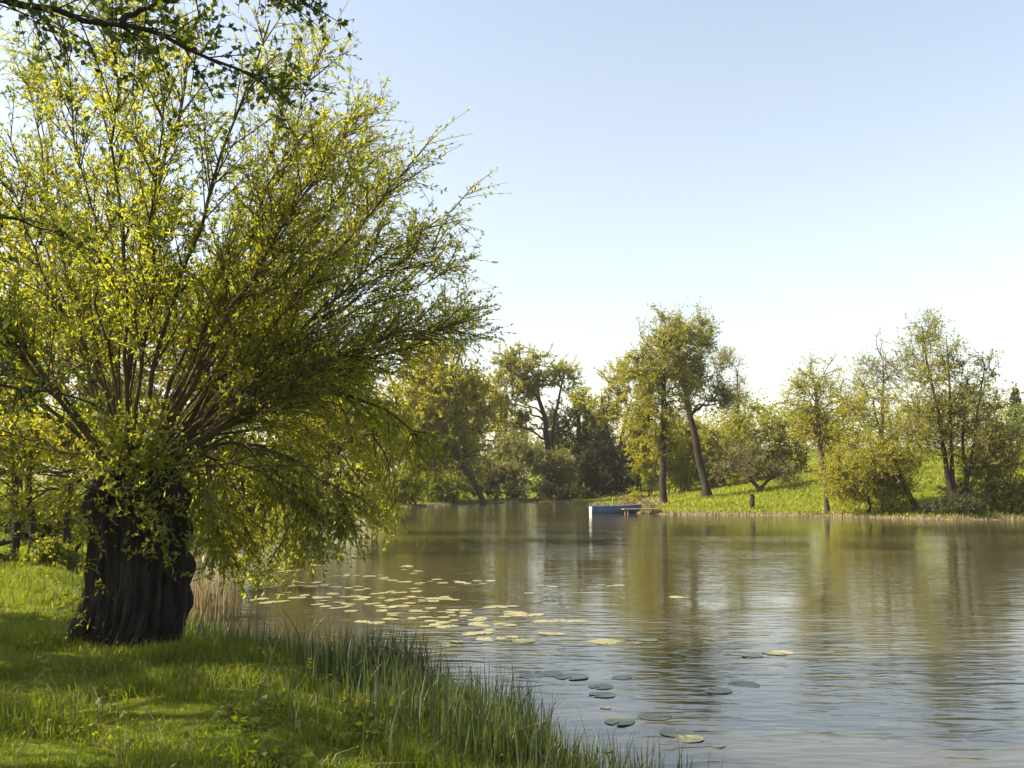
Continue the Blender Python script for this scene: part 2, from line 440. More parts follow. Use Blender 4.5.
# ------------------------------------------------------------------ the old pollard willow
def willow():
    rng = np.random.default_rng(11)
    Y = 10.0
    S = Y / F
    bx = at(137, 640, Y); base = np.array([bx[0], Y, gz(bx[0], Y)])
    head = at(132, 478, Y)
    o = empty('pollard_willow', base, 'old pollard willow with thick dark trunk and fan of leafy rods on near bank', 'tree')
    # trunk: rings measured from the photograph's outline (row, left, right)
    prof = [(655, 70, 168), (640, 74, 170), (625, 80, 180), (608, 84, 186), (585, 89, 186), (560, 92, 185), (530, 89, 186), (505, 91, 181), (488, 97, 173), (474, 104, 164), (462, 112, 154), (456, 122, 144)]
    K, A = 150, 260
    rows = np.array([p[0] for p in prof], float); lf = np.array([p[1] for p in prof], float); rt = np.array([p[2] for p in prof], float)
    yy = np.linspace(rows[0], rows[-1], K)
    l = np.interp(-yy, -rows, lf); r = np.interp(-yy, -rows, rt)
    k = np.ones(7) / 7
    sm = lambda a: np.convolve(np.pad(a, 3, 'edge'), k, 'valid')
    l = sm(l); r = sm(r)
    V = np.zeros((K, A, 3))
    th = np.arange(A) * 2 * np.pi / A
    for i in range(K):
        c = at((l[i] + r[i]) / 2, yy[i], Y); rad = (r[i] - l[i]) / 2 * S * .92
        h = (rows[0] - yy[i]) / (rows[0] - rows[-1])
        for j in range(A):
            ct, st = math.cos(th[j]), math.sin(th[j])
            nx = noise.fractal(Vector((ct * 1.1, st * 1.1, h * 1.4 + 3)), 1.0, 2.0, 3)
            rib = abs(noise.noise(Vector((ct * 6.5 + 5, st * 6.5, h * 1.3 + nx * .35))))
            rib2 = abs(noise.noise(Vector((ct * 15 + nx, st * 15 + 3, h * 5.5))))
            burl = max(0, noise.noise(Vector((ct * 2.1 + 9, st * 2.1, h * 4.0)))) * max(0, h - .5) * .45
            fl = max(0, .22 - h) * 1.1 * max(0, math.sin(th[j] * 5 + 1.3)) 
            q = rad * (1.0 + nx * .07 - (.13 - rib * .42) * .95 - (.1 - rib2 * .35) * .75 + burl + fl)
            V[i, j] = c + np.array([ct * q, st * q * .95, 0])
        V[i, :, 2] += .05 * np.array([noise.noise(Vector((math.cos(a) * 2, math.sin(a) * 2, 7))) for a in th]) * (h > .8)
    idx = np.arange(K * A).reshape(K, A); jn = (np.arange(A) + 1) % A
    mb = MB()
    q = np.stack([idx[:-1], idx[:-1][:, jn], idx[1:][:, jn], idx[1:]], -1).reshape(-1, 4)
    mb.add(V.reshape(-1, 3), q)
    top = V[-1].mean(0) + np.array([0, 0, .03])
    ring = V[-1]
    mb.add(np.vstack([ring, top[None]]), t=np.stack([np.arange(A), jn, np.full(A, A)], -1))
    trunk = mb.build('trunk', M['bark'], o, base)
    # knuckles round the pollard head, surface root towards the left
    kb = MB()
    for px, py, dy, rr in [(104, 486, -.30, .17), (96, 506, -.22, .14), (166, 484, -.28, .16), (178, 500, -.18, .13), (120, 470, -.2, .15), (146, 468, -.1, .16), (110, 476, .25, .16), (160, 478, .28, .17), (135, 488, -.42, .15)]:
        c = at(px, py, Y + dy)
        u = np.linspace(0, np.pi, 9)[:, None]; w = np.linspace(0, 2 * np.pi, 13)[None, :-1]
        P = np.stack([np.sin(u) * np.cos(w), np.sin(u) * np.sin(w), np.cos(u) * np.ones_like(w)], -1)
        dd = np.array([[1 + .28 * noise.noise(Vector(p * 2.2) + Vector((px, py, 0))) for p in row] for row in P])
        P = c + P * (rr * dd)[..., None]
        ii = np.arange(9 * 12).reshape(9, 12); jj = (np.arange(12) + 1) % 12
        kb.add(P.reshape(-1, 3), np.stack([ii[:-1], ii[1:], ii[1:][:, jj], ii[:-1][:, jj]], -1).reshape(-1, 4))
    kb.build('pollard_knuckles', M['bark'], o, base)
    rb = MB()
    for pts in [[(116, 555, -.05, .16), (103, 592, -.15, .18), (88, 618, -.26, .13), (66, 634, -.34, .07), (44, 641, -.38, .015)]]:
        P = []
        for px, py, dy, rr in pts:
            p = at(px, py, Y + dy); 
            if py > 625: p[2] = gz(p[0], p[1]) + rr * .15
            P.append((*p, rr))
        P = resample(P, 12); tubes(rb, P[:, :3], P[:, 3], 10)
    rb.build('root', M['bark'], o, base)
    # rods: the photographed ones first (rows of px, py, distance offset), then the ones between them
    rods = [[(130, 462, 0), (127, 350, -.1), (148, 230, -.2), (186, 88, -.3), (200, 10, -.3)],
            [(124, 462, .1), (118, 310, .3), (108, 180, .6), (104, 40, .8)],
            [(118, 462, 0), (72, 335, -.2), (26, 232, -.4), (-8, 140, -.5)],
            [(120, 460, -.1), (78, 320, .3), (52, 215, .7), (30, 90, 1.0)],
            [(142, 460, -.1), (192, 368, -.3), (246, 235, -.6), (296, 120, -.9), (325, 40, -1)],
            [(150, 462, 0), (205, 350, .2), (285, 215, .5), (355, 110, .8)],
            [(152, 462, .1), (180, 360, .6), (250, 200, 1.4), (300, 60, 2)],
            [(158, 462, 0), (240, 385, -.2), (335, 300, -.3), (430, 222, -.2), (455, 208, 0)],
            [(160, 465, -.1), (250, 402, -.3), (345, 350, -.2), (430, 325, 0), (462, 322, .1)],
            [(160, 468, .1), (245, 405, .5), (310, 386, .9), (380, 402, 1.2), (420, 440, 1.4)],
            [(158, 465, .1), (235, 395, .6), (310, 300, 1.3), (395, 180, 2)],
            [(165, 470, -.1), (225, 462, -.1), (280, 470, .1), (315, 520, .3)],
            [(100, 468, 0), (50, 468, -.1), (-10, 478, -.1), (-70, 490, 0)],
            [(104, 466, .1), (60, 446, .2), (0, 436, .4), (-80, 430, .6)],
            [(108, 470, -.1), (70, 480, -.3), (30, 500, -.5), (10, 520, -.6)],
            [(150, 460, .2), (240, 360, .4), (340, 250, .3), (392, 185, .1), (400, 178, .1)],
            [(145, 462, -.2), (215, 340, -.8), (285, 220, -1.2), (350, 130, -1.5)],
            [(155, 466, 0), (260, 370, .2), (390, 290, .3), (448, 270, .3)],
            [(135, 462, -.2), (165, 330, -1.), (225, 150, -1.8), (270, 20, -2.2)],
            [(112, 464, -.1), (40, 370, -.9), (-40, 280, -1.5), (-90, 200, -1.8)],
            [(126, 462, .2), (90, 340, 1.2), (60, 200, 2.4), (40, 80, 3)],
            [(152, 464, .2), (215, 400, 1.3), (285, 330, 2.4), (330, 260, 3.2)],
            [(118, 460, .2), (62, 300, .4), (12, 150, .5), (-28, 40, .6)], [(125, 460, -.2), (96, 280, -.5), (72, 120, -.8), (60, -30, -1)], [(120, 460, .1), (52, 320, .8), (-20, 200, 1.6), (-60, 100, 2)],
            [(122, 460, .3), (85, 300, 1.6), (45, 130, 2.6), (20, 20, 3)],
            # boughs that hang out over the water at the right of the trunk
            [(165, 470, .2), (225, 432, .8), (280, 450, 1.5), (300, 500, 1.9), (306, 535, 2.)],
            [(165, 470, .3), (240, 425, 1.2), (320, 430, 2.2), (355, 470, 2.8), (366, 510, 3)],
            [(165, 472, .3), (205, 450, .9), (235, 480, 1.4), (246, 525, 1.6), (252, 555, 1.6)],
            [(165, 468, .2), (250, 410, .9), (340, 400, 1.8), (385, 445, 2.3), (395, 500, 2.5)],
            [(168, 474, .1), (195, 468, .4), (212, 500, .6), (216, 545, .7)],
            [(165, 470, .2), (235, 440, .2), (290, 455, .2), (335, 485, .3), (348, 515, .4)],
            [(165, 470, .3), (215, 445, 1.6), (260, 455, 2.8), (275, 500, 3.3), (280, 540, 3.5)]]
    nh = len(rods)
    P1 = []
    for rd in rods:
        w = np.array([at(px, py, Y + dy) for px, py, dy in rd])
        w[0] = w[0] * .7 + (head + np.array([0, 0, .05])) * .3
        t = np.linspace(0, len(w) - 1, 25)
        p = np.stack([np.interp(t, np.arange(len(w)), w[:, i]) for i in range(3)], 1)
        for _ in range(4):
            p[1:-1] = p[1:-1] * .5 + (p[:-2] + p[2:]) * .25
        P1.append(resample(p, 13))
    droop = [False] * nh
    for i in (9, 11, *range(nh - 7, nh)): droop[i] = True
    for i in range(15):
        az = rng.uniform(0, 2 * np.pi); el = R(rng.uniform(18, 82))
        dx, dy = math.cos(az), math.sin(az)
        if dy < -.2: el = max(el, R(42))
        ln = 3.6 + 1.5 * el / 1.5 + rng.normal() * .25
        if dx > .25: ln *= .86
        d = np.array([dx * math.cos(el), dy * math.cos(el), math.sin(el)])
        a = head + np.array([dx * .25, dy * .25, .1]); b = a + d * ln
        c = a + d * ln * .5 + np.array([0, 0, .35 * math.cos(el)])
        P1.append(bez(a[None], c[None], b[None], 13)[0]); droop.append(False)
    dome = [(515, 320), (505, 285), (492, 245), (480, 210), (455, 165), (430, 130), (400, 95), (362, 55), (325, 10)]
    for i in range(22):       # thin rods that round off the side of the crown over the water
        k = rng.uniform(0, len(dome) - 1.001); j = int(k); f = k - j; q = rng.uniform(.74, .93)
        tx = 132 + ((dome[j][0] * (1 - f) + dome[j + 1][0] * f) - 132) * q; ty = 465 + ((dome[j][1] * (1 - f) + dome[j + 1][1] * f) - 465) * q
        b = at(tx, ty, Y + rng.uniform(-1.6, 2.2)); a = head + np.array([rng.uniform(.05, .3), rng.normal() * .15, .08])
        c = (a + b) / 2 + np.array([0, rng.normal() * .2, rng.uniform(.15, .5)])
        P1.append(bez(a[None], c[None], b[None], 13)[0]); droop.append(False)
    P1 = np.array(P1); n1 = len(P1)
    P1[:, 2:-1] += rng.normal(size=(n1, 10, 3)) * .025
    r0 = rng.uniform(.014, .027, n1); r0[-22:] = rng.uniform(.008, .015, 22); r0[0] = .04; r0[8] = .036; r0[9] = .034; r0[5] = .03
    for i in range(n1):
        mb = MB(); tubes(mb, P1[i], r0[i] * np.linspace(1, .16, 13) ** .8, 8)
        # side twigs of this rod that are thick enough to read
        mb.build('limb', M['limb'], o, base)
    crown = MB()
    dr = np.array(droop)
    # second order twigs
    m2 = np.where(dr, 23, 33); m2[12:15] = 16; m2[-22:] = 15
    own = np.repeat(np.arange(n1), m2); n = len(own)
    t = np.where(dr[own], .3, .22) + (1 - np.where(dr[own], .3, .22)) * rng.random(n); f = t * 11.999; i = f.astype(int); f = (f - i)[:, None]
    s = P1[own, i] * (1 - f) + P1[own, i + 1] * f; tan = nrm(P1[own, i + 1] - P1[own, i])
    sag = np.where(dr[own], -.3, .12)[:, None] * np.array([0, 0, 1.])
    d2 = nrm(tan * np.where(dr[own], .5, .85)[:, None] + nrm(rng.normal(size=(n, 3))) * .62 + sag)
    l2 = (rng.uniform(.4, 1.1, n) * (1.15 - .75 * t))[:, None]
    e = s + d2 * l2 + sag * l2 * .35
    P2 = bez(s, s + d2 * l2 * .55, e, 6)
    tubes(crown, P2, np.broadcast_to(.0085 * np.linspace(1, .4, 6), (n, 6)), 4, m=0)
    k3 = 6
    own2 = np.repeat(np.arange(n), k3); n3 = len(own2); t = .12 + .88 * rng.random(n3); f = t * 4.999; i = f.astype(int); f = (f - i)[:, None]
    s = P2[own2, i] * (1 - f) + P2[own2, i + 1] * f; tan = nrm(P2[own2, i + 1] - P2[own2, i])
    sg = sag[own2]
    d3 = nrm(tan * .7 + nrm(rng.normal(size=(n3, 3))) * .7 + sg)
    l3 = rng.uniform(.18, .5, n3)[:, None]
    P3 = bez(s, s + d3 * l3 * .5, s + d3 * l3 + np.array([0, 0, -.12]) * l3, 4)
    tubes(crown, P3, np.broadcast_to(.0035 * np.linspace(1, .4, 4), (n3, 4)), 3, m=0)
    # leaves; the rod tips at the right are only just breaking into leaf
    tipx = (P3[:, -1, 0] - head[0])
    cnt = rng.integers(12, 21, n3)
    cnt = np.where(dr[own[own2]], cnt - 2, np.where(tipx > 1.6, (cnt * .75).astype(int), cnt))
    own3 = np.repeat(np.arange(n3), cnt); nl = len(own3)
    t = rng.random(nl); f = t * 2.999; i = f.astype(int); f = (f - i)[:, None]
    p = P3[own3, i] * (1 - f) + P3[own3, i + 1] * f; tan = nrm(P3[own3, i + 1] - P3[own3, i])
    big = dr[own[own2[own3]]]
    ax = tan * .7 + rng.normal(size=(nl, 3)) * .6 + np.where(big, -.35, 0)[:, None] * np.array([0, 0, 1.])
    leaf_quads(crown, rng, p, ax, np.where(big, .066, .055) * rng.uniform(.6, 1.3, nl), np.where(big, .027, .019) * rng.uniform(.7, 1.2, nl), m=1, flat=.4)
    crown.build('crown', [M['limb'], M['willow']], o, base)
    # young shoots sprouting from the trunk
    sb = MB()
    for px, py, dy, n in [(140, 500, -.52, 26), (158, 520, -.5, 22), (128, 478, -.5, 22), (90, 540, -.35, 22), (175, 545, -.35, 14), (100, 520, -.48, 14), (84, 590, -.3, 12), (150, 475, -.45, 22), (192, 500, -.1, 24), (188, 525, 0, 18), (80, 505, -.05, 20), (150, 540, -.52, 8), (72, 612, -.5, 16), (118, 455, -.5, 40), (142, 448, -.55, 44), (165, 455, -.4, 36), (100, 462, -.45, 30), (130, 425, -.5, 36), (155, 420, -.5, 36), (110, 425, -.4, 30), (180, 470, -.3, 26)]:
        c = at(px, py, Y + dy)
        s = c + rng.normal(size=(n, 3)) * np.array([.11, .08, .11]); d = nrm(rng.normal(size=(n, 3)) * .7 + np.array([0, -.5, .25])); ll = rng.uniform(.08, .28, n)[:, None]
        P = bez(s, s + d * ll * .5 + np.array([0, 0, .03]), s + d * ll + np.array([0, 0, -.08]) * ll, 4)
        tubes(sb, P, np.broadcast_to(.003 * np.linspace(1, .5, 4), (n, 4)), 3, m=0)
        ow = np.repeat(np.arange(n), 7); t = rng.random(len(ow)) * 2.99; i = t.astype(int); f = (t - i)[:, None]
        p = P[ow, i] * (1 - f) + P[ow, i + 1] * f
        leaf_quads(sb, rng, p, rng.normal(size=(len(ow), 3)) + np.array([0, -.2, .1]), rng.uniform(.045, .08, len(ow)), rng.uniform(.018, .03, len(ow)), m=1, flat=.5)
    sb.build('trunk_shoots', [M['limb'], M['willow']], o, base)

def alder():
    """tree standing left of the frame whose bough hangs into the top left corner"""
    Y = 6.0
    bx = -5.2; b = np.array([bx, 5.2, gz(bx, 5.2)])
    trunk = [(*(b - [0, 0, .1]), .26), (*(b + [0, 0, .5]), .2), (b[0] + .1, 5.3, 3.0, .17), (b[0] + .15, 5.4, 5.2, .13), (b[0] + .1, 5.5, 7.4, .06)]
    ells = [(np.array([b[0] + .6, 5.6, 7.4]), np.array([2.0, 2.0, 1.3])), (np.array([-5.6, 5.0, 5.9]), np.array([1.4, 1.6, 1.0]))]
    wood, crown = tree_geo(5, [trunk], ells, n1=9, n2=60, n3=6, leaves=7, L=.075, W=.055, twig=(.3, .7), r2=.014, r3=.005, sig=.36)
    rng = np.random.default_rng(8)
    def bough(rows, r0, n2, seed, ll=(.3, .8)):
        w = np.array([at(px, py, Y + dy) for px, py, dy in rows])
        w = np.vstack([w, w[-1:]])[:-1]
        t = np.linspace(0, len(w) - 1, 40); p = np.stack([np.interp(t, np.arange(len(w)), w[:, i]) for i in range(3)], 1)
        for _ in range(4): p[1:-1] = p[1:-1] * .5 + (p[:-2] + p[2:]) * .25
        p = resample(p, 22); p[1:-1] += rng.normal(size=(20, 3)) * .012
        mb = MB(); tubes(mb, p, r0 * np.linspace(1, .14, 22), 8)
        n = n2; t = .12 + .88 * rng.random(n); f = t * 20.99; i = f.astype(int); f = (f - i)[:, None]
        s = p[i] * (1 - f) + p[i + 1] * f; tan = nrm(p[i + 1] - p[i])
        d = nrm(tan * .7 + nrm(rng.normal(size=(n, 3))) * .75 + np.array([0, 0, .1])); l = rng.uniform(*ll, n)[:, None] * (1.1 - .5 * t[:, None])
        P2 = bez(s, s + d * l * .5, s + d * l + np.array([0, 0, -.1]) * l, 6)
        tubes(mb, P2, np.broadcast_to(.006 * np.linspace(1, .4, 6), (n, 6)), 4)
        k = 5; ow = np.repeat(np.arange(n), k); t = .1 + .9 * rng.random(n * k); f = t * 4.99; i = f.astype(int); f = (f - i)[:, None]
        s = P2[ow, i] * (1 - f) + P2[ow, i + 1] * f; tan = nrm(P2[ow, i + 1] - P2[ow, i])
        d = nrm(tan * .6 + nrm(rng.normal(size=(n * k, 3))) * .8); l = rng.uniform(.1, .28, n * k)[:, None]
        P3 = bez(s, s + d * l * .5, s + d * l, 4)
        tubes(crown, P3, np.broadcast_to(.003 * np.linspace(1, .5, 4), (n * k, 4)), 3)
        ow = np.repeat(np.arange(n * k), 5); t = rng.random(len(ow)) * 2.99; i = t.astype(int); f = (t - i)[:, None]
        q = P3[ow, i] * (1 - f) + P3[ow, i + 1] * f
        leaf_quads(crown, rng, q, rng.normal(size=(len(ow), 3)), rng.uniform(.035, .062, len(ow)), rng.uniform(.026, .044, len(ow)), m=1, flat=.5)
        return mb
    o = empty('overhanging_tree', b, 'tree just outside the left edge whose dark leafy bough hangs across the top left corner', 'tree')
    wood.build('trunk', M['dbark'], o, b)
    a0 = np.array([b[0] + .1, 5.3, 4.9])
    b1 = bough([(-330, -30, -.6), (-120, -12, -.3), (0, 2, 0), (60, 14, 0), (130, 24, .1), (185, 44, .1), (230, 68, .2), (262, 84, .2), (280, 96, .2)], .04, 72, 1)
    b2 = bough([(120, 22, .05), (150, 4, .1), (200, -12, .2), (250, -20, .3), (290, -10, .4)], .02, 30, 2)
    b3 = bough([(-360, 180, -.6), (-200, 150, 0), (-60, 190, .6), (20, 222, 1.0), (70, 240, 1.2)], .03, 22, 3, (.2, .5))
    b4 = bough([(-360, 300, -.6), (-220, 330, .2), (-80, 370, .9), (0, 385, 1.2), (70, 395, 1.5), (105, 410, 1.7)], .03, 46, 4)
    for q in (b1, b2, b3, b4): q.build('bough', M['dbark'], o, b)
    crown.build('crown', [M['dbark'], M['alder']], o, b)

# ------------------------------------------------------------------ trees and shrubs round the pond
def planting():
    lb = 'trees of the left bank'
    def aside(bx, by, h, r, label, seed, leaf='green', dens=90):
        z = gz(bx, by); b = np.array([bx, by, z])
        tr = [(bx, by, z - .1, .24), (bx, by, z + .5, .17), (bx + .1, by, z + h * .5, .13), (bx, by + .1, z + h * .9, .04)]
        wood, crown = tree_geo(seed, [tr], [(np.array([bx, by, z + h * .72]), np.array([r, r, h * .30])), (np.array([bx + r * .5, by - r * .4, z + h * .55]), np.array([r * .7, r * .7, h * .16]))], n1=16, n2=dens, n3=6, leaves=6, L=.12, W=.09, sig=.3, twig=(.3, .8))
        o = empty('bank_tree', b, label, 'tree', lb); wood.build('trunk', M['tbark'], o, b); crown.build('crown', [M['twig'], M[leaf]], o, b)
    aside(-11.3, 9.6, 7.2, 2.3, 'open-crowned tree on the near bank, lowest of those beyond the left edge', 201)
    aside(-12.2, 6.3, 10, 2.6, 'open-crowned tree on the near bank, tallest of those beyond the left edge', 203, dens=48)
    aside(-14.2, 8.3, 9.5, 2.8, 'open-crowned tree on the near bank, farthest left of those beyond the left edge', 202)
    tree('bank_tree', 'tall yellow-green tree filling the left edge behind the willow fan', 'tree', 30, [[(14, 560, 9), (16, 500, 7), (20, 400, 6), (30, 300, 4)]],
         [(20, 330, 130, 125), (-60, 400, 100, 90), (60, 430, 70, 60)], 'yellow', 101, group=lb, n1=22, n2=230, leaves=14, n3=8, L=.12, W=.065)
    tree('bank_tree', 'slender tree with bright leaves seen through the middle of the willow rods', 'tree', 33, [[(200, 545, 6), (204, 460, 5), (205, 380, 4), (206, 290, 2)]],
         [(205, 330, 95, 105), (150, 400, 70, 70), (250, 410, 70, 70)], 'yellow', 102, group=lb, n1=18, n2=200, leaves=13, n3=8, L=.12, W=.065)
    tree('bank_tree', 'thin brown many-stemmed tree standing in the undergrowth left of the willow trunk', 'tree', 19.5, [[(33, 566, 5), (32, 520, 4), (33, 470, 3), (42, 430, 2)], [(64, 566, 4), (66, 510, 3), (76, 450, 1.5)], [(13, 566, 5), (15, 520, 4), (12, 460, 2.5)]],
         [(30, 440, 60, 32), (85, 470, 40, 30), (-20, 450, 50, 40)], 'yellow', 103, bark='dbark', n1=14, n2=100, leaves=6, L=.085, W=.05, twig=(.3, .6), r2=.018, r3=.006)
    shrub('bank_shrub', 'dark low undergrowth at the foot of the thin brown stems at the left edge', 'shrub', 18.6, [(5, 556, 40, 13), (60, 558, 28, 12), (-50, 550, 40, 18)], 'green', 153, n1=14, n2=150, n3=6, leaves=9, L=.07, W=.045, twig=(.12, .3), stems=7)
    shrub('bank_shrub', 'shady green undergrowth shrub left of the thick willow trunk', 'shrub', 25, [(70, 530, 38, 26), (20, 520, 40, 25)], 'green', 104, n1=9, n2=90, n3=6, leaves=11, L=.09, W=.055, twig=(.25, .6))
    shrub('bank_shrub', 'leafy bush behind the right side of the willow trunk at the water edge', 'shrub', 30, [(215, 490, 50, 40), (270, 480, 45, 40)], 'olive', 105, n1=10, n2=110, n3=6, leaves=12, L=.1, W=.06, twig=(.3, .7))
    tree('drooping_tree', 'drooping tree dipping its branches into the pond right of the willow', 'tree', 40, [[(292, 515, 9), (305, 470, 7), (322, 420, 5), (335, 385, 3)]],
         [(345, 425, 62, 50), (368, 475, 42, 45), (310, 470, 50, 50), (345, 385, 45, 30)], 'yellow', 106, up=-.3, n1=18, n2=210, leaves=14, n3=8, L=.13, W=.07)
    tree('broad_tree', 'broad yellow-green tree with a dark leaning trunk on the far left shore', 'tree', 89, [[(484, 500, 3.2), (474, 482, 2.8), (458, 455, 2.2), (440, 400, 1.5), (430, 365, .8)]],
         [(430, 375, 55, 40), (460, 400, 48, 45), (405, 420, 55, 50), (455, 445, 45, 32), (380, 380, 40, 38), (480, 440, 34, 40), (400, 460, 40, 34), (440, 345, 34, 18)], 'yellow', 107, n1=30, n2=340, n3=8, leaves=15, L=.2, W=.13, twig=(.7, 1.6), r2=.05, r3=.018)
    tree('open_tree', 'tree with dark twisting limbs showing under a rounded yellowish top', 'tree', 100, [[(545, 498, 4), (545, 450, 3.2), (541, 415, 2.5), (533, 375, 1.3)], [(544, 455, 2), (556, 415, 1.6), (562, 380, .8)]],
         [(530, 368, 40, 22), (505, 388, 24, 26), (560, 388, 20, 28), (515, 415, 26, 20)], 'olive', 108, bark='dbark', n1=16, n2=110, n3=7, leaves=13, L=.22, W=.14, twig=(.6, 1.4), r2=.09, r3=.02, sig=.28)
    g = 'grey-green shrubs along the far shore'
    shrub('shore_shrub', 'grey-green shrub by the leaning trunk at the far water edge', 'shrub', 93, [(455, 472, 34, 24), (425, 475, 28, 22)], 'green', 109, group=g, n1=10, n2=90, n3=7, leaves=13, L=.18, W=.11)
    shrub('shore_shrub', 'tallest grey-green willow shrub at the middle of the far shore', 'shrub', 97, [(515, 468, 34, 30), (492, 478, 22, 20)], 'grey', 110, group=g, n1=10, n2=110, n3=7, leaves=14, L=.18, W=.1)
    shrub('shore_shrub', 'pale grey-green shrub just left of the darkest bushes', 'shrub', 97.5, [(558, 474, 22, 24)], 'grey', 111, group=g, n1=8, n2=80, n3=7, leaves=13, L=.18, W=.1)
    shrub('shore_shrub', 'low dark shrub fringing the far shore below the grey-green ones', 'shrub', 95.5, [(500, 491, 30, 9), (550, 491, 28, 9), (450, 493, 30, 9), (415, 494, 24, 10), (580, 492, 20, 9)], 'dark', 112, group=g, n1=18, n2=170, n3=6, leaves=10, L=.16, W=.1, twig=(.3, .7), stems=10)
    shrub('shore_shrub', 'broad dark green shrub on the left shore where the drooping foliage meets the water', 'shrub', 79, [(400, 488, 24, 16), (418, 492, 16, 10)], 'green', 151, group=g, n1=10, n2=90, n3=7, leaves=10, L=.15, W=.1)
    shrub('shore_shrub', 'low dark green shrub on the far shore just left of the leaning trunk', 'shrub', 86, [(440, 488, 26, 13)], 'green', 152, group=g, n1=9, n2=80, n3=7, leaves=10, L=.15, W=.1)
    tree('back_tree', 'hazy rounded tree crown behind the leaning trunk on the far left shore', 'tree', 114, [[(470, 496, 3.4), (470, 450, 2.8), (468, 410, 1.6)]], [(470, 405, 36, 34), (445, 430, 40, 34), (495, 432, 30, 30), (410, 425, 40, 40)], 'yellow', 161, n1=22, n2=210, n3=8, leaves=10, L=.22, W=.14, twig=(.7, 1.5))
    tree('back_tree', 'low green tree crown closing the gap under the twisting limbs', 'tree', 116, [[(560, 496, 3), (560, 470, 2.4), (560, 445, 1.4)]], [(556, 448, 28, 20), (525, 455, 26, 22), (600, 440, 20, 22)], 'green', 162, n1=16, n2=130, n3=8, leaves=10, L=.2, W=.13, twig=(.6, 1.4))
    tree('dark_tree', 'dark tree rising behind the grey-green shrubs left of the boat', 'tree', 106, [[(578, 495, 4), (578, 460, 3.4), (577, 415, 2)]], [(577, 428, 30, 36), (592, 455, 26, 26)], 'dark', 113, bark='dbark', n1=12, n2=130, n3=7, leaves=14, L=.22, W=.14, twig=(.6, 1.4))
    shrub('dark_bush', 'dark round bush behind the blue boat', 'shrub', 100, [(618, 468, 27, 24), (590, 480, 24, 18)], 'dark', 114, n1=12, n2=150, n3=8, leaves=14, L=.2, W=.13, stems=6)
    tree('forked_tree', 'yellow-topped tree with open forked branches left of the tall pair', 'tree', 108, [[(612, 492, 4), (612, 450, 3.2), (606, 415, 1.7), (604, 395, .7)], [(612, 452, 3), (624, 425, 1.6), (631, 400, .7)]],
         [(615, 378, 32, 22), (598, 398, 26, 26), (642, 390, 22, 28), (605, 425, 24, 22)], 'yellow', 115, n1=14, n2=100, n3=7, leaves=12, L=.22, W=.14, twig=(.6, 1.4), r2=.08, r3=.02, sig=.3)
    g = 'tall pair of trees on the far lawn'
    tree('tall_tree', 'tall straight-trunked tree on the far lawn above the boat', 'tree', 74, [[(663, 493, 3.6), (663, 450, 3.1), (662, 400, 2.7), (660, 350, 1.8), (664, 325, .9)]],
         [(662, 345, 34, 30), (650, 378, 27, 28), (672, 390, 28, 30), (652, 418, 26, 26), (668, 440, 20, 18)], 'olive', 116, bark='dbark', group=g, n1=26, n2=190, n3=8, leaves=7, L=.16, W=.1, twig=(.5, 1.2), r2=.035)
    tree('tall_tree', 'tall tree with a trunk leaning left, right one of the pair on the far lawn', 'tree', 76, [[(707, 489, 4.2), (698, 445, 3.6), (690, 400, 2.8), (684, 350, 1.8), (686, 325, .9)]],
         [(690, 342, 30, 30), (706, 370, 26, 30), (688, 385, 26, 26), (716, 395, 16, 16)], 'olive', 117, bark='dbark', group=g, n1=24, n2=170, n3=8, leaves=6, L=.16, W=.1, twig=(.5, 1.2), r2=.035)
    tree('bare_poplar', 'pale half-bare pointed tree far behind the tall pair', 'tree', 125, [[(738, 470, 2), (738, 430, 1.6), (738, 372, .6)]], [(738, 385, 11, 20), (738, 410, 15, 22), (728, 365, 14, 12)], 'bud', 118, n1=10, n2=60, n3=7, leaves=4, L=.22, W=.1, up=.6, twig=(.8, 1.6), r3=.02)
    g = 'yellow-green thicket behind the tall trunks'
    shrub('thicket_bush', 'yellow-green bush filling the gap between the two tall trunks', 'shrub', 92, [(684, 452, 30, 36), (675, 430, 24, 24)], 'yellow', 119, group=g, n1=12, n2=150, n3=8, leaves=13, L=.18, W=.11)
    shrub('thicket_bush', 'yellow-green bush left of the straight tall trunk', 'shrub', 90, [(648, 455, 18, 34), (640, 430, 16, 20)], 'yellow', 120, group=g, n1=10, n2=90, n3=8, leaves=13, L=.18, W=.11)
    shrub('thicket_bush', 'green bush right of the leaning tall trunk', 'shrub', 90, [(722, 455, 24, 30), (712, 472, 20, 18)], 'olive', 121, group=g, n1=10, n2=90, n3=8, leaves=13, L=.18, W=.11)
    shrub('round_bush', 'round-topped green tree bush behind the small fruit tree', 'shrub', 95, [(758, 436, 38, 28), (790, 442, 24, 26), (738, 455, 24, 24), (745, 472, 28, 16), (778, 464, 26, 18)], 'olive', 122, n1=14, n2=180, n3=8, leaves=13, L=.2, W=.12)
    tree('fruit_tree', 'small reddish-budded fruit tree with forked trunk on the lawn', 'tree', 72, [[(760, 498, 2.6), (758, 488, 2.2), (748, 476, 1.4), (735, 464, .6)], [(760, 494, 2), (767, 480, 1.5), (780, 468, .6)]],
         [(750, 462, 36, 20), (728, 474, 18, 16), (780, 472, 20, 18)], 'bud', 123, bark='dbark', lim=.05, n1=20, n2=120, n3=8, leaves=3, L=.1, W=.06, twig=(.4, .9), r2=.03, r3=.011)
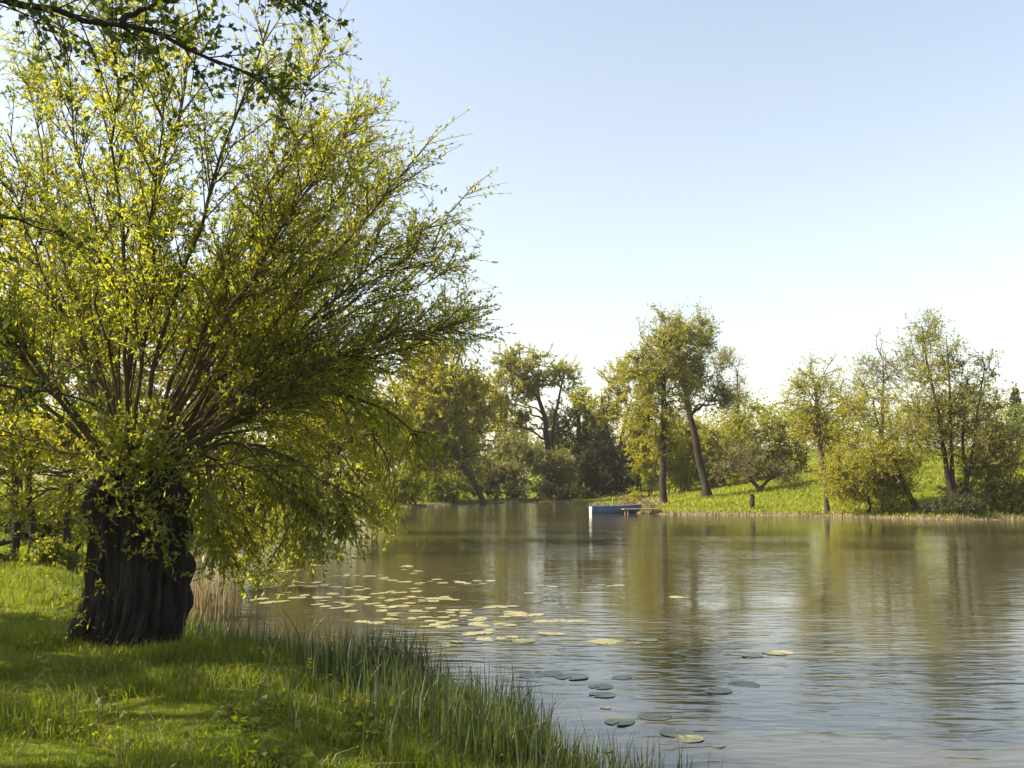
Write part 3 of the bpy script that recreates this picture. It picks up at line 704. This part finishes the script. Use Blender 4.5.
    tree('lawn_tree', 'round-crowned budding tree with a single trunk at the right half of the lawn edge', 'tree', 59, [[(827, 513, 2.6), (825, 480, 2.4), (822, 430, 2.2), (817, 385, 1.3)]],
         [(818, 380, 26, 25), (838, 405, 26, 24), (797, 402, 22, 22), (818, 428, 32, 18), (826, 460, 12, 20)], 'yellow', 124, n1=26, n2=150, n3=7, leaves=5, L=.12, W=.07, r2=.03, r3=.011)
    tree('leaning_tree', 'bright yellow leaning tree at the water edge left of the tall sparse tree', 'tree', 57, [[(916, 518, 3), (908, 492, 2.4), (898, 465, 1.8), (885, 440, 1.2), (875, 400, .6)]],
         [(868, 400, 34, 32), (890, 430, 36, 32), (850, 432, 30, 30), (868, 465, 46, 26), (905, 470, 26, 28), (842, 475, 22, 24)], 'yellow', 125, n1=24, n2=180, n3=7, leaves=7, L=.13, W=.075, r2=.024, r3=.01)
    shrub('waterside_bush', 'low yellowish bush touching the water below the yellow leaning tree', 'shrub', 57.5, [(862, 490, 28, 20), (890, 495, 22, 18)], 'yellow', 126, n1=10, n2=80, n3=7, leaves=9, L=.11, W=.06)
    tree('budding_tree', 'pale budding tree rising behind the yellow leaning tree', 'tree', 78, [[(882, 480, 2.6), (882, 430, 2.2), (884, 385, 1.), (885, 360, .3)]],
         [(884, 360, 30, 28), (870, 385, 24, 22), (903, 375, 22, 24)], 'bud', 127, n1=14, n2=90, n3=7, leaves=4, L=.14, W=.07, r2=.03, r3=.013, twig=(.6, 1.2))
    tree('sparse_tree', 'tallest sparse tree on the right shore with several thin dark stems', 'tree', 55, [[(956, 519, 4.), (947, 475, 2.5), (937, 410, 1.7), (927, 355, .9), (923, 325, .3)],
         [(954, 519, 3.4), (952, 450, 1.6), (950, 390, 1.1), (945, 335, .3)], [(960, 519, 3.2), (970, 470, 1.5), (979, 400, .9), (984, 362, .3)], [(958, 519, 3), (968, 495, 2.2), (962, 440, 1.4), (966, 380, .7)]],
         [(924, 338, 17, 28), (945, 345, 18, 26), (983, 378, 16, 28), (928, 360, 30, 48), (945, 400, 42, 45), (975, 400, 30, 48), (922, 430, 36, 30), (985, 450, 34, 32)], 'olive', 128, bark='dbark', n1=36, n2=280, n3=8, leaves=6, L=.12, W=.07, r2=.018, r3=.009, lim=.25)
    shrub('waterside_bush', 'dark low bush round the foot of the tallest sparse tree', 'shrub', 54.5, [(955, 508, 26, 9), (925, 512, 18, 6)], 'dark', 129, n1=8, n2=50, n3=6, leaves=8, L=.1, W=.05, twig=(.25, .6))
    shrub('waterside_bush', 'green spreading bush at the right edge of the far shore', 'shrub', 56, [(1003, 478, 34, 32), (1020, 500, 30, 18), (975, 495, 26, 18)], 'green', 130, n1=16, n2=140, n3=7, leaves=9, L=.12, W=.07)
    tree('edge_tree', 'thin tree standing just past the right edge of the far shore', 'tree', 60, [[(1065, 515, 4), (1066, 450, 3), (1068, 380, 1.5)]], [(1066, 400, 38, 55), (1075, 450, 45, 40)], 'olive', 131, n1=14, n2=130, n3=7, leaves=9, L=.13, W=.08)
    # conifer on the hill
    rng = np.random.default_rng(3)
    Y = 150; b = at(1017, 430, Y); b[2] = gz(b[0], Y); top = at(1017, 388, Y)[2]
    o = empty('conifer', b, 'dark pointed conifer on the hill at the right edge', 'tree')
    w = MB(); tubes(w, np.array([b, [b[0], Y, top]]), np.array([.25, .03]), 8); w.build('trunk', M['dbark'], o, b)
    c = MB(); n = 260; h = rng.random(n) ** .8; az = rng.uniform(0, 6.28, n); s = np.stack([np.full(n, b[0]), np.full(n, Y), b[2] + .6 + h * (top - b[2] - .6)], 1)
    ln = (.25 + 2.2 * (1 - h)) * rng.uniform(.75, 1.15, n); d = np.stack([np.cos(az), np.sin(az), np.full(n, -.15)], 1)
    P = bez(s, s + d * ln[:, None] * .5, s + d * ln[:, None] + np.array([0, 0, .1]), 5); tubes(c, P, np.broadcast_to(.03 * np.linspace(1, .3, 5), (n, 5)), 3)
    ow = np.repeat(np.arange(n), 22); t = rng.random(len(ow)) * 3.99; i = t.astype(int); f = (t - i)[:, None]
    leaf_quads(c, rng, P[ow, i] * (1 - f) + P[ow, i + 1] * f, rng.normal(size=(len(ow), 3)) + d[ow], .35, .14, m=1)
    c.build('crown', [M['dbark'], M['conifer']], o, b)
    # the far wood that closes the view between the trees
    mb = MB(); n = 70000; x = rng.uniform(-150, 110, n); y = 150 + rng.normal(size=n) * 8
    hh = 6.2 + 1.6 * np.sin(x * .21) + 1.1 * np.sin(x * .57 + 1) + .8 * np.sin(x * 1.3) + np.where(x < -10, 3, 0)
    z = ground(x, y) + hh * rng.random(n) ** .75
    leaf_quads(mb, rng, np.stack([x, y, z], 1), rng.normal(size=(n, 3)), rng.uniform(.25, .55, n), rng.uniform(.2, .4, n))
    tag(mb.build('distant_wood', M['green']), kind='stuff')

# ------------------------------------------------------------------ ground cover
def blades(mb, rng, p, h, w, lean=.35, bend=.4, m=0):
    n = len(p); az = rng.uniform(0, 2 * np.pi, n); la = np.abs(rng.normal(size=n)) * lean
    d = np.stack([np.cos(az), np.sin(az), np.zeros(n)], 1); fa = rng.uniform(0, np.pi, n); sd = np.stack([np.cos(fa), np.sin(fa), np.zeros(n)], 1) * (w / 2)[:, None]
    up = np.array([0, 0, 1.]); h = h[:, None]; la = la[:, None]
    m1 = p + up * h * .55 + d * h * la * .45
    tp = p + up * h * (1 - .25 * np.minimum(la * bend * 2, 1.5)) + d * h * la * (1 + bend)
    v = np.stack([p - sd, p + sd, m1 + sd * .75, m1 - sd * .75, tp], 1)
    b = np.arange(n)[:, None] * 5
    mb.add(v.reshape(-1, 3), b + np.array([[0, 1, 2, 3]]), b + np.array([[3, 2, 4]]), m=m)

def cover():
    rng = np.random.default_rng(21)
    n = 520000
    y = 2.5 + 22 * rng.random(n) ** 1.5; x = rng.uniform(-1, 1, n) * (1.0 + y * .62) - 1.0 - y * .12
    s = sdist(x, y); ok = (s > .1); x, y, s = x[ok], y[ok], s[ok]
    cl = np.sin(x * 2.3 + np.sin(y * 1.9) * 1.5) * np.sin(y * 2.7 + np.cos(x * 1.3)) + .6 * np.sin(x * 6.1 + y * 3) * np.sin(y * 7.3 - x * 2)
    ok = rng.random(len(x)) < .55 + .4 * cl; x, y, s, cl = x[ok], y[ok], s[ok], cl[ok]
    z = ground(x, y, s)
    h = (.045 + .075 * np.clip(cl + .3, 0, 1.4)) * rng.uniform(.5, 1.5, len(x)) * (1 + .5 * sstep(2.2, .6, s))
    mb = MB(); blades(mb, rng, np.stack([x, y, z - .01], 1), h, rng.uniform(.004, .009, len(x)) * (1 + y * .03), .5, .5)
    # clover and dead stalks growing through the grass
    k = 26000; ii = rng.choice(len(x), k); pat = np.sin(x[ii] * 1.7 + 2) * np.sin(y[ii] * 2.1 + x[ii]) + .3 * rng.normal(size=k); ii = ii[pat > .25]; k = len(ii)
    pp = np.stack([x[ii], y[ii], z[ii] + rng.uniform(.03, .13, k)], 1) + rng.normal(size=(k, 3)) * .02
    leaf_quads(mb, rng, pp, rng.normal(size=(k, 3)) * np.array([1, 1, .3]), rng.uniform(.02, .05, k), rng.uniform(.015, .035, k), m=1, flat=1.5)
    k = 5000; ii = rng.choice(len(x), k); blades(mb, rng, np.stack([x[ii], y[ii], z[ii]], 1), rng.uniform(.06, .22, k), rng.uniform(.004, .009, k), .9, .8, m=2)
    tag(mb.build('bank_grass', [M['grass'], M['weed'], M['dry']]), kind='stuff')
    # rough lawn of the far shore
    n = 70000; x = rng.uniform(3, 48, n); y = rng.uniform(53, 110, n); s = sdist(x, y); ok = s > .3; x, y, s = x[ok], y[ok], s[ok]
    mb = MB(); blades(mb, rng, np.stack([x, y, ground(x, y, s) - .02], 1), rng.uniform(.08, .28, len(x)), rng.uniform(.05, .12, len(x)), .6, .5)
    tag(mb.build('lawn_grass', M['lawn']), kind='stuff')
    n = 30000; x = rng.uniform(-24, -7, n); y = rng.uniform(18, 60, n); s = sdist(x, y); ok = s > .2; x, y, s = x[ok], y[ok], s[ok]
    mb = MB(); blades(mb, rng, np.stack([x, y, ground(x, y, s) - .02], 1), rng.uniform(.1, .35, len(x)), rng.uniform(.012, .03, len(x)), .5, .5)
    tag(mb.build('meadow_grass', M['grass']), kind='stuff')
    # far fringe of dry and green tufts along the waterline
    a = POND; b = np.roll(POND, -1, 0); seg = np.linalg.norm(b - a, axis=1)
    def along(n, off, sel):
        w = seg * sel((a + b) / 2); k = rng.choice(len(a), n, p=w / w.sum()); t = rng.random((n, 1)); p = a[k] * (1 - t) + b[k] * t
        d = nrm(b - a)[k]; nn = np.stack([-d[:, 1], d[:, 0]], 1)
        q = p + nn * off[:, None]
        sg = sdist(q[:, 0], q[:, 1]); fl = np.sign(sg) != np.sign(off)
        q[fl] = p[fl] - nn[fl] * off[fl][:, None]
        return q[:, 0], q[:, 1]
    n = 5000; x, y = along(n, rng.normal(size=n) * .25 + .15, lambda c: (c[:, 1] > 26) * 1.0); 
    mb = MB(); blades(mb, rng, np.stack([x, y, np.maximum(ground(x, y), -.1) - .02], 1), rng.uniform(.1, .4, n), rng.uniform(.02, .05, n), .4, .5, m=0)
    n = 3500; x, y = along(n, rng.normal(size=n) * .2 + .1, lambda c: (c[:, 1] > 26) * 1.0)
    blades(mb, rng, np.stack([x, y, np.maximum(ground(x, y), -.1) - .02], 1), rng.uniform(.1, .3, n), rng.uniform(.03, .06, n), .5, .5, m=1)
    tag(mb.build('shore_sedge', [M['reed'], M['dry']]), kind='stuff')
    # the sedge belt of the near bank
    n = 20000; off = np.abs(rng.normal(size=n)) * .6 - .18
    x, y = along(n, off, lambda c: (c[:, 1] < 19) * (c[:, 0] < 3) * (c[:, 1] > 2) * 1.0)
    cl = np.sin(x * 3.1 + y * 1.7) * np.sin(y * 4.3 - x) ; ok = rng.random(n) < .7 + .5 * cl; x, y = x[ok], y[ok]; n = len(x)
    h = rng.uniform(.28, .7, n) * np.where(y > 10.5, .65, 1) * (.85 + .35 * np.sin(x * 2.1 + 1.3 * y) * np.sin(y * 2.9 - .7 * x))
    mb = MB(); blades(mb, rng, np.stack([x, y, np.maximum(ground(x, y), -.15) - .03], 1), h, rng.uniform(.008, .016, n), .16, .5, m=0)
    n = 700; x, y = along(n, np.abs(rng.normal(size=n)) * .5 - .25, lambda c: (c[:, 1] < 19) * (c[:, 0] < 3) * (c[:, 1] > 2) * 1.0)
    blades(mb, rng, np.stack([x, y, np.maximum(ground(x, y), -.15) - .03], 1), rng.uniform(.25, .75, n), rng.uniform(.005, .01, n), .35, .6, m=1)
    tag(mb.build('bank_sedge', [M['reed'], M['dry']]), kind='stuff')
    # dry reed tuft just right of the willow trunk, a lone stalk in the water, weeds in the grass
    p = at(205, 575, 15.5); mb = MB(); n = 260
    q = np.stack([p[0] + rng.normal(size=n) * .22, 15.5 + rng.normal(size=n) * .22, np.zeros(n)], 1); q[:, 2] = np.maximum(ground(q[:, 0], q[:, 1]), -.1)
    blades(mb, rng, q - q.mean(0), rng.uniform(.5, 1.05, n), rng.uniform(.012, .022, n), .12, .4)
    tag(mb.build('dry_reeds', M['dry'], loc=tuple(q.mean(0))), 'tuft of tan dry reeds standing at the water right behind the willow trunk', 'reeds')
    p = on_water(690, 775); mb = MB(); n = 5
    blades(mb, rng, np.stack([rng.normal(size=n) * .012, rng.normal(size=n) * .012, np.full(n, -.15)], 1), rng.uniform(.2, .42, n), np.full(n, .016), .04, .2)
    tag(mb.build('reed_stalk', M['reed'], loc=tuple(p)), 'lone dark reed stalk rising from the water at the bottom edge', 'reed')
    def weed(px, py, n, sc, label, group='leafy weeds in the near grass'):
        D = 9.0
        for _ in range(6):
            g = at(px, py, D); D += (g[2] - gz(g[0], D) - .1 * sc) * 4
        g = at(px, py, D); g[2] = gz(g[0], D)
        mb = MB(); s = rng.normal(size=(n, 3)) * np.array([.09, .09, 0]) * sc; d = nrm(rng.normal(size=(n, 3)) * .6 + np.array([0, 0, 1])); l = rng.uniform(.12, .3, n)[:, None] * sc
        P = bez(s, s + d * l * .6, s + d * l, 5); tubes(mb, P, np.full((n, 5), .003), 4)
        lv = mb; ow = np.repeat(np.arange(n), 6); t = (.3 + .7 * rng.random(len(ow))) * 3.99; i = t.astype(int); f = (t - i)[:, None]
        leaf_quads(lv, rng, P[ow, i] * (1 - f) + P[ow, i + 1] * f, rng.normal(size=(len(ow), 3)) * np.array([1, 1, .35]), rng.uniform(.05, .09, len(ow)) * sc, rng.uniform(.035, .06, len(ow)) * sc, flat=1.5)
        tag(lv.build('weed_plant', M['weed'], loc=tuple(g)), label, 'plant', group)
    weed(255, 712, 26, .8, 'bright broad-leaved weed in the shade at the middle of the near grass')
    weed(298, 668, 10, .8, 'small bright weed at the foot of the sedge right of the trunk')
    weed(275, 752, 16, .8, 'low leafy weed near the bottom edge below the sedge')
    weed(345, 725, 14, .9, 'weed half hidden at the left margin of the sedge')

# ------------------------------------------------------------------ lily pads
def pad_mesh(seed):
    rng = np.random.default_rng(seed); A = 28; mb = MB()
    th = np.linspace(.16, 2 * np.pi - .16, A); r = 1 + .035 * np.sin(th * 3 + seed) + .02 * rng.normal(size=A)
    cur = .05 * np.sin(th * 2 + seed * 1.7) + .05 * np.sin(th * 3 + seed)
    top = [np.array([[0.05, 0, .045]])]
    for f, zz in ((.5, .03), (.85, .035), (1, .06)):
        top.append(np.stack([np.cos(th) * r * f, np.sin(th) * r * f, zz + np.clip(cur, -.03, 1) * f ** 3], 1))
    rim = top[-1].copy(); rim[:, 2] -= .05; top.append(rim)
    v = np.vstack(top); q = []; t = []
    for j in range(A - 1):
        t.append((0, 1 + j, 2 + j))
        for k in range(3): q.append((1 + k * A + j, 1 + (k + 1) * A + j, 1 + (k + 1) * A + j + 1, 1 + k * A + j + 1))
    mb.add(v, q, t); return mb

def pads():
    def pm(name, c1, c2, c3, rough):
        m, nt, out = new_mat(name)
        oi = N(nt, 'ShaderNodeObjectInfo'); rp = ramp(nt, [(0, c1), (.5, c2), (1, c3)]); nt.links.new(oi.outputs['Random'], rp.inputs[0])
        tc = N(nt, 'ShaderNodeTexCoord'); nz = N(nt, 'ShaderNodeTexNoise', Scale=2.5, Detail=4); nt.links.new(tc.outputs['Object'], nz.inputs['Vector'])
        r2 = ramp(nt, [(.35, (.65, .6, .5)), (.6, (1, 1, 1))]); nt.links.new(nz.outputs[0], r2.inputs[0])
        mu = N(nt, 'ShaderNodeMixRGB', _blend_type='MULTIPLY'); mu.inputs[0].default_value = .8; nt.links.new(rp.outputs[0], mu.inputs[1]); nt.links.new(r2.outputs[0], mu.inputs[2])
        b = N(nt, 'ShaderNodeBsdfPrincipled', Roughness=rough); b.inputs['Specular IOR Level'].default_value = .6
        nt.links.new(mu.outputs[0], b.inputs['Base Color']); nt.links.new(b.outputs[0], out.inputs[0]); return m
    M['pad_y'] = pm('yellow_sunglint_pad', (.24, .22, .08), (.31, .275, .12), (.20, .205, .075), .42)  # yellow of single pads, and painted-in low sun glint for the drift pads
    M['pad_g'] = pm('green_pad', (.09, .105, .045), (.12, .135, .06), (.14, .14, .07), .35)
    rng = np.random.default_rng(31)
    protos = {}
    for key in ('pad_y', 'pad_g'):
        protos[key] = []
        for k in range(4):
            me = pad_mesh(k + (10 if key == 'pad_g' else 0))
            o = me.build('lily_pad', M[key]); protos[key].append(o.data); bpy.data.objects.remove(o)
    def put(p, r, key, label, group):
        o = bpy.data.objects.new('lily_pad', protos[key][rng.integers(0, 4)]); COL.objects.link(o)
        o.location = (p[0], p[1], .004); o.scale = (r, r * rng.uniform(.85, 1.05), r * .16); o.rotation_euler = (rng.normal() * .02, rng.normal() * .02, rng.uniform(0, 6.28))
        tag(o, label, 'lily pad', group)
    # near pads, one by one: (px, py, width px, kind, label)
    near = [(620, 722, 34, 'pad_g', 'dull green lily pad nearest the sedge tips, left of the dark oval one'), (655, 717, 34, 'pad_g', 'dark oval lily pad right of the dull green one nearest the sedge'),
            (676, 733, 34, 'pad_g', 'grey-green lily pad lying against the yellowed pad near the bottom'), (689, 739, 30, 'pad_y', 'yellowed lily pad against a grey-green one near the bottom edge'),
            (601, 687, 24, 'pad_g', 'small lily pad, upper one of the two in front of the sedge tips'), (603, 695, 28, 'pad_g', 'thin curled lily pad, lower one of the two in front of the sedge tips'),
            (572, 677, 34, 'pad_g', 'long dark lily pad at the right end of the row behind the sedge tips'), (550, 674, 28, 'pad_g', 'dark lily pad in the middle of the row behind the sedge tips'), (532, 676, 26, 'pad_g', 'dark lily pad at the left end of the row behind the sedge tips'),
            (622, 678, 20, 'pad_g', 'small grey lily pad alone beyond the pair of thin pads'), (718, 691, 27, 'pad_g', 'small lily pad, left one of the pair out on the open water'), (743, 685, 32, 'pad_g', 'largest pale lily pad, right one of the pair out on the open water'),
            (752, 656, 22, 'pad_y', 'orange-yellow lily pad, left one of the farthest pair to the right'), (778, 653, 30, 'pad_y', 'orange-yellow lily pad, right one of the farthest pair to the right'),
            (606, 708, 12, 'pad_g', 'tiny lily pad just beyond the sedge tips'), (606, 751, 14, 'pad_g', 'tiny dark lily pad among the sedge tips at the bottom'), (718, 746, 14, 'pad_g', 'tiny dark lily pad at the bottom right of the yellowed one')]
    for px, py, w, key, lab in near:
        p = on_water(px, py); put(p, w / 2 * p[1] / F, key, lab, 'lily pads in front of the sedge')
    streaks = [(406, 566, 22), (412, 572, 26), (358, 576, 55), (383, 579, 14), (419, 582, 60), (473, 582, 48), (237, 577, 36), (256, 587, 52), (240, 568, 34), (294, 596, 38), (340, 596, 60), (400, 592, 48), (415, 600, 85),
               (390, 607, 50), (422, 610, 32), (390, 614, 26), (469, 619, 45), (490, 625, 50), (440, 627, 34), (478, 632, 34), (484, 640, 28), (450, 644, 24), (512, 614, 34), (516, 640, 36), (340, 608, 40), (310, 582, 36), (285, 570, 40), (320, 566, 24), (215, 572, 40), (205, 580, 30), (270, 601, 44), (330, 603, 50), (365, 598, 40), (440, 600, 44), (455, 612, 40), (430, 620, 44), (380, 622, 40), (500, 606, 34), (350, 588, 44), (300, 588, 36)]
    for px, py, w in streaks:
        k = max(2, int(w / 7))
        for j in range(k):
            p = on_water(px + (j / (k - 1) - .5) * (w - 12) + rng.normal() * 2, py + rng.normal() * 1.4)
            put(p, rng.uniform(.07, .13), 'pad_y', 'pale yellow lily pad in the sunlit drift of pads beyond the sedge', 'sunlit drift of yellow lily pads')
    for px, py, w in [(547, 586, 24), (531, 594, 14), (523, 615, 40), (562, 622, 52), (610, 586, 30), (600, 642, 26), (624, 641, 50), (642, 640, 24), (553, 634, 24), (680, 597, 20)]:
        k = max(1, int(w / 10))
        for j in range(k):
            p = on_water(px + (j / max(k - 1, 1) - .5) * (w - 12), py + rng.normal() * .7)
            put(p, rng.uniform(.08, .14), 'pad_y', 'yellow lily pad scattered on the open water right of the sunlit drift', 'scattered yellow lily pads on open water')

# ------------------------------------------------------------------ boat and shore things
def boat():
    blue = plain_mat('blue_paint', (.035, .07, .14), (.06, .10, .18), .7, 6); white = plain_mat('white_paint', (.33, .33, .3), (.46, .46, .42), .5, 6)
    woodm = plain_mat('worn_plank', (.16, .10, .06), (.3, .2, .12), .8, 10); M['rope'] = plain_mat('rope', (.3, .25, .17), (.4, .33, .22), .9, 30)
    c = on_water(617, 514)
    loc = np.array([c[0], 63.2, 0.0])
    o = empty('rowing_boat', loc, 'blue rowing boat with white stern moored at the far shore', 'boat'); o.rotation_euler = (0, R(0), R(6))
    Ls = np.linspace(-1.55, 1.65, 15); half = []; keel = []; top = []
    for x in Ls:
        t = (x + 1.55) / 3.2
        half.append(max(.02, .56 * (1 - max(0, (t - .35) / .65) ** 2.2) * (.82 + .18 * min(1, t / .35)))); keel.append(-.14 + .36 * max(0, (t - .7) / .3) ** 2); top.append(.44 + .09 * t ** 2)
    def shell(k, lift):
        rows = []
        for x, h, z0, z1 in zip(Ls, half, keel, top):
            r = []
            for a in np.linspace(-1, 1, 13):
                s = abs(a); yy = math.copysign(h * k * (1 - (1 - s) ** 2.2), a); zz = z0 + lift + (z1 - z0 - lift) * s ** 2.4; r.append((x, yy, zz))
            rows.append(r)
        return np.array(rows)
    S1, S2 = shell(1, 0), shell(.92, .04)
    mb = MB(); ii = np.arange(15 * 13).reshape(15, 13)
    q = np.stack([ii[:-1, :-1], ii[1:, :-1], ii[1:, 1:], ii[:-1, 1:]], -1).reshape(-1, 4); mb.add(S1.reshape(-1, 3), q); mb.add(S2.reshape(-1, 3), q[:, ::-1])
    mb.build('hull', blue, o, smooth=True)
    g = MB()
    for sgn in (0, 12):
        P = S1[:, sgn] * .5 + S2[:, sgn] * .5; P[:, 2] += .012; tubes(g, P, np.full(15, .035), 6)
    g.build('gunwale', blue, o)
    tr = MB(); e = S1[0].copy(); f = e.copy(); e[:, 0] -= .05; f[:, 0] += .02
    tr.add(np.vstack([e, f]), [(j, j + 1, 13 + j + 1, 13 + j) for j in range(12)] + [(12, 0, 13, 25)])
    ce = np.array([[e[0, 0], 0, .42]]); tr.add(np.vstack([e, ce]), t=[(j, j + 1, 13) for j in range(12)]); cf = np.array([[f[0, 0], 0, .42]]); tr.add(np.vstack([f, cf]), t=[(j + 1, j, 13) for j in range(12)])
    tr.build('transom', white, o, smooth=False)
    for x, w in ((-1.1, .5), (0, .54), (.85, .42)):
        b = MB(); v = [(x + sx * .11, sy * w, .27 + sz * .02) for sx in (-1, 1) for sy in (-1, 1) for sz in (-1, 1)]
        b.add(v, [(0, 1, 3, 2), (4, 6, 7, 5), (0, 4, 5, 1), (2, 3, 7, 6), (0, 2, 6, 4), (1, 5, 7, 3)]); b.build('thwart', woodm, o, smooth=False)
    # pale mooring post, the landing plank and the heaps of cut branches behind the boat
    def lathe_post(name, label, cat, px, Y, h, r, mat):
        p = at(px, 500, Y); z = gz(p[0], Y); mb = MB(); rng = np.random.default_rng(int(px))
        zz = np.linspace(-.3, h, 12); P = np.stack([.012 * rng.normal(size=12), .012 * rng.normal(size=12), zz], 1); rr = r * (1 + .06 * rng.normal(size=12)); rr[-1] *= .75; rr[-2] *= .96
        tubes(mb, P, rr, 10); mb.add(np.array([[r * .75 * math.cos(a), r * .75 * math.sin(a), h] for a in np.arange(10) * .6283] + [[0, 0, h + .01]]), t=[(j, (j + 1) % 10, 10) for j in range(10)])
        tag(mb.build(name, mat, loc=(p[0], Y, z)), label, cat)
    lathe_post('mooring_post', 'short pale mooring post on the grass behind the boat', 'post', 613, 74, .7, .06, woodm)
    lathe_post('tree_stump', 'dark upright stump on the lawn below the small fruit tree', 'stump', 752, 63, .85, .15, M['dbark'])
    p = at(655, 510, 62.2); mb = MB()
    for k in range(4):
        y0 = (k - 1.5) * .2; v = [(sx * 1.2 + .02 * k, y0 + sy * .09, .0 + sz * .025) for sx in (-1, 1) for sy in (-1, 1) for sz in (-1, 1)]
        mb.add(v, [(0, 1, 3, 2), (4, 6, 7, 5), (0, 4, 5, 1), (2, 3, 7, 6), (0, 2, 6, 4), (1, 5, 7, 3)])
    for sx in (-.9, .9):
        for sy in (-.3, .3): tubes(mb, np.array([[sx, sy, -.5], [sx, sy, -.02]]), np.array([.05, .05]), 8)
    l = mb.build('landing_stage', woodm, smooth=False, loc=(8.0, 62.4, .3)); l.rotation_euler = (0, 0, R(10)); tag(l, 'low weathered plank landing stage beside the blue boat', 'jetty')
    rng = np.random.default_rng(9)
    def heap(px, Y, w, h, n, mat, label):
        p = at(px, 497, Y); z = gz(p[0], Y); mb = MB()
        s = rng.normal(size=(n, 3)) * np.array([w * .3, w * .25, 0]); s[:, 2] = -.05; az = rng.uniform(0, 6.28, n); d = np.stack([np.cos(az) * .8, np.sin(az) * .8, rng.uniform(.3, 1.2, n)], 1); l = rng.uniform(.5, 1.1, n)[:, None] * h
        tubes(mb, bez(s, s + d * l * .7, s + d * l + np.array([0, 0, -.25]) * l, 6), np.broadcast_to(.02 * np.linspace(1, .4, 6), (n, 6)), 4)
        o = empty('brush_pile', (p[0], Y, z), label, 'brush pile', 'heaps of cut branches by the boat'); mb.build('branches', M['twig'], o)
        lv = MB(); k = n * 8; leaf_quads(lv, rng, rng.normal(size=(k, 3)) * np.array([w * .32, w * .28, h * .26]) + np.array([0, 0, h * .42]), rng.normal(size=(k, 3)), rng.uniform(.08, .18, k), rng.uniform(.05, .1, k)); lv.build('dead_leaves', mat, o)
    heap(629, 70, 1.4, 1.0, 60, M['blossom'], 'tan heap of cut branches directly above the blue boat')
    heap(648, 67, 1.5, .85, 60, M['dry'], 'brown low heap of cut branches right of the blue boat')
    shrub('small_shrub', 'small bright green shrub between the two brush heaps', 'shrub', 69, [(638, 498, 6, 6)], 'yellow', 140, n1=5, n2=24, n3=5, leaves=8, L=.09, W=.06, twig=(.15, .35), stems=3)

# ------------------------------------------------------------------ light, sky, camera
def light():
    az, el = R(-92), R(36)
    d = Vector((math.sin(az) * math.cos(el), math.cos(az) * math.cos(el), math.sin(el)))
    ld = bpy.data.lights.new('sun', 'SUN'); ld.energy = 5.0; ld.angle = R(.53); ld.color = (1, .89, .70)
    lo = bpy.data.objects.new('sun', ld); lo.rotation_euler = d.to_track_quat('Z', 'Y').to_euler(); lo.location = (0, 0, 30); COL.objects.link(lo)
    w = bpy.data.worlds.new('World'); SC.world = w; w.use_nodes = True; nt = w.node_tree
    bg = nt.nodes['Background']; sk = nt.nodes.new('ShaderNodeTexSky'); sk.sky_type = 'NISHITA'; sk.sun_disc = False
    sk.sun_elevation = el; sk.sun_rotation = az; sk.air_density = 1.35; sk.dust_density = 1.2; sk.ozone_density = 1.0; sk.altitude = 50
    hs = nt.nodes.new('ShaderNodeHueSaturation'); hs.inputs['Saturation'].default_value = .7
    tn = nt.nodes.new('ShaderNodeMixRGB'); tn.blend_type = 'MULTIPLY'; tn.inputs[0].default_value = 1; tn.inputs[2].default_value = (1.03, .985, .985, 1)
    nt.links.new(sk.outputs[0], hs.inputs['Color']); nt.links.new(hs.outputs[0], tn.inputs[1]); nt.links.new(tn.outputs[0], bg.inputs[0]); bg.inputs[1].default_value = .084

def haze():
    m, nt, out = new_mat('spring_haze')
    v = N(nt, 'ShaderNodeVolumePrincipled'); v.inputs['Color'].default_value = (1, .96, .86, 1); v.inputs['Density'].default_value = .00028; v.inputs['Anisotropy'].default_value = .35
    nt.links.new(v.outputs[0], out.inputs['Volume'])
    x0, x1, y0, y1, z0, z1 = -1700, 1700, -1700, 1700, -2.5, 24
    mb = MB(); mb.add([(x, y, z) for x in (x0, x1) for y in (y0, y1) for z in (z0, z1)], [(0, 1, 3, 2), (4, 6, 7, 5), (0, 4, 5, 1), (2, 3, 7, 6), (0, 2, 6, 4), (1, 5, 7, 3)])
    tag(mb.build('haze', m, smooth=False), kind='stuff')

def camera():
    cd = bpy.data.cameras.new('camera'); co = bpy.data.objects.new('camera', cd); COL.objects.link(co)
    cd.sensor_width = 36; cd.lens = 36 * F / 1024; cd.clip_end = 6000; cd.clip_start = .05
    co.location = (0, 0, CAMZ); co.rotation_euler = (math.pi / 2 + PITCH, 0, 0)
    SC.camera = co

SC.view_settings.view_transform = 'Standard'; SC.view_settings.look = 'None'; SC.view_settings.gamma = 1; SC.view_settings.exposure = 1.58
SC.view_settings.use_curve_mapping = False
SC.cycles.diffuse_bounces = 7; SC.cycles.max_bounces = 12
build_ground(); build_water(); willow(); alder(); planting(); cover(); pads(); boat(); light(); haze(); camera()
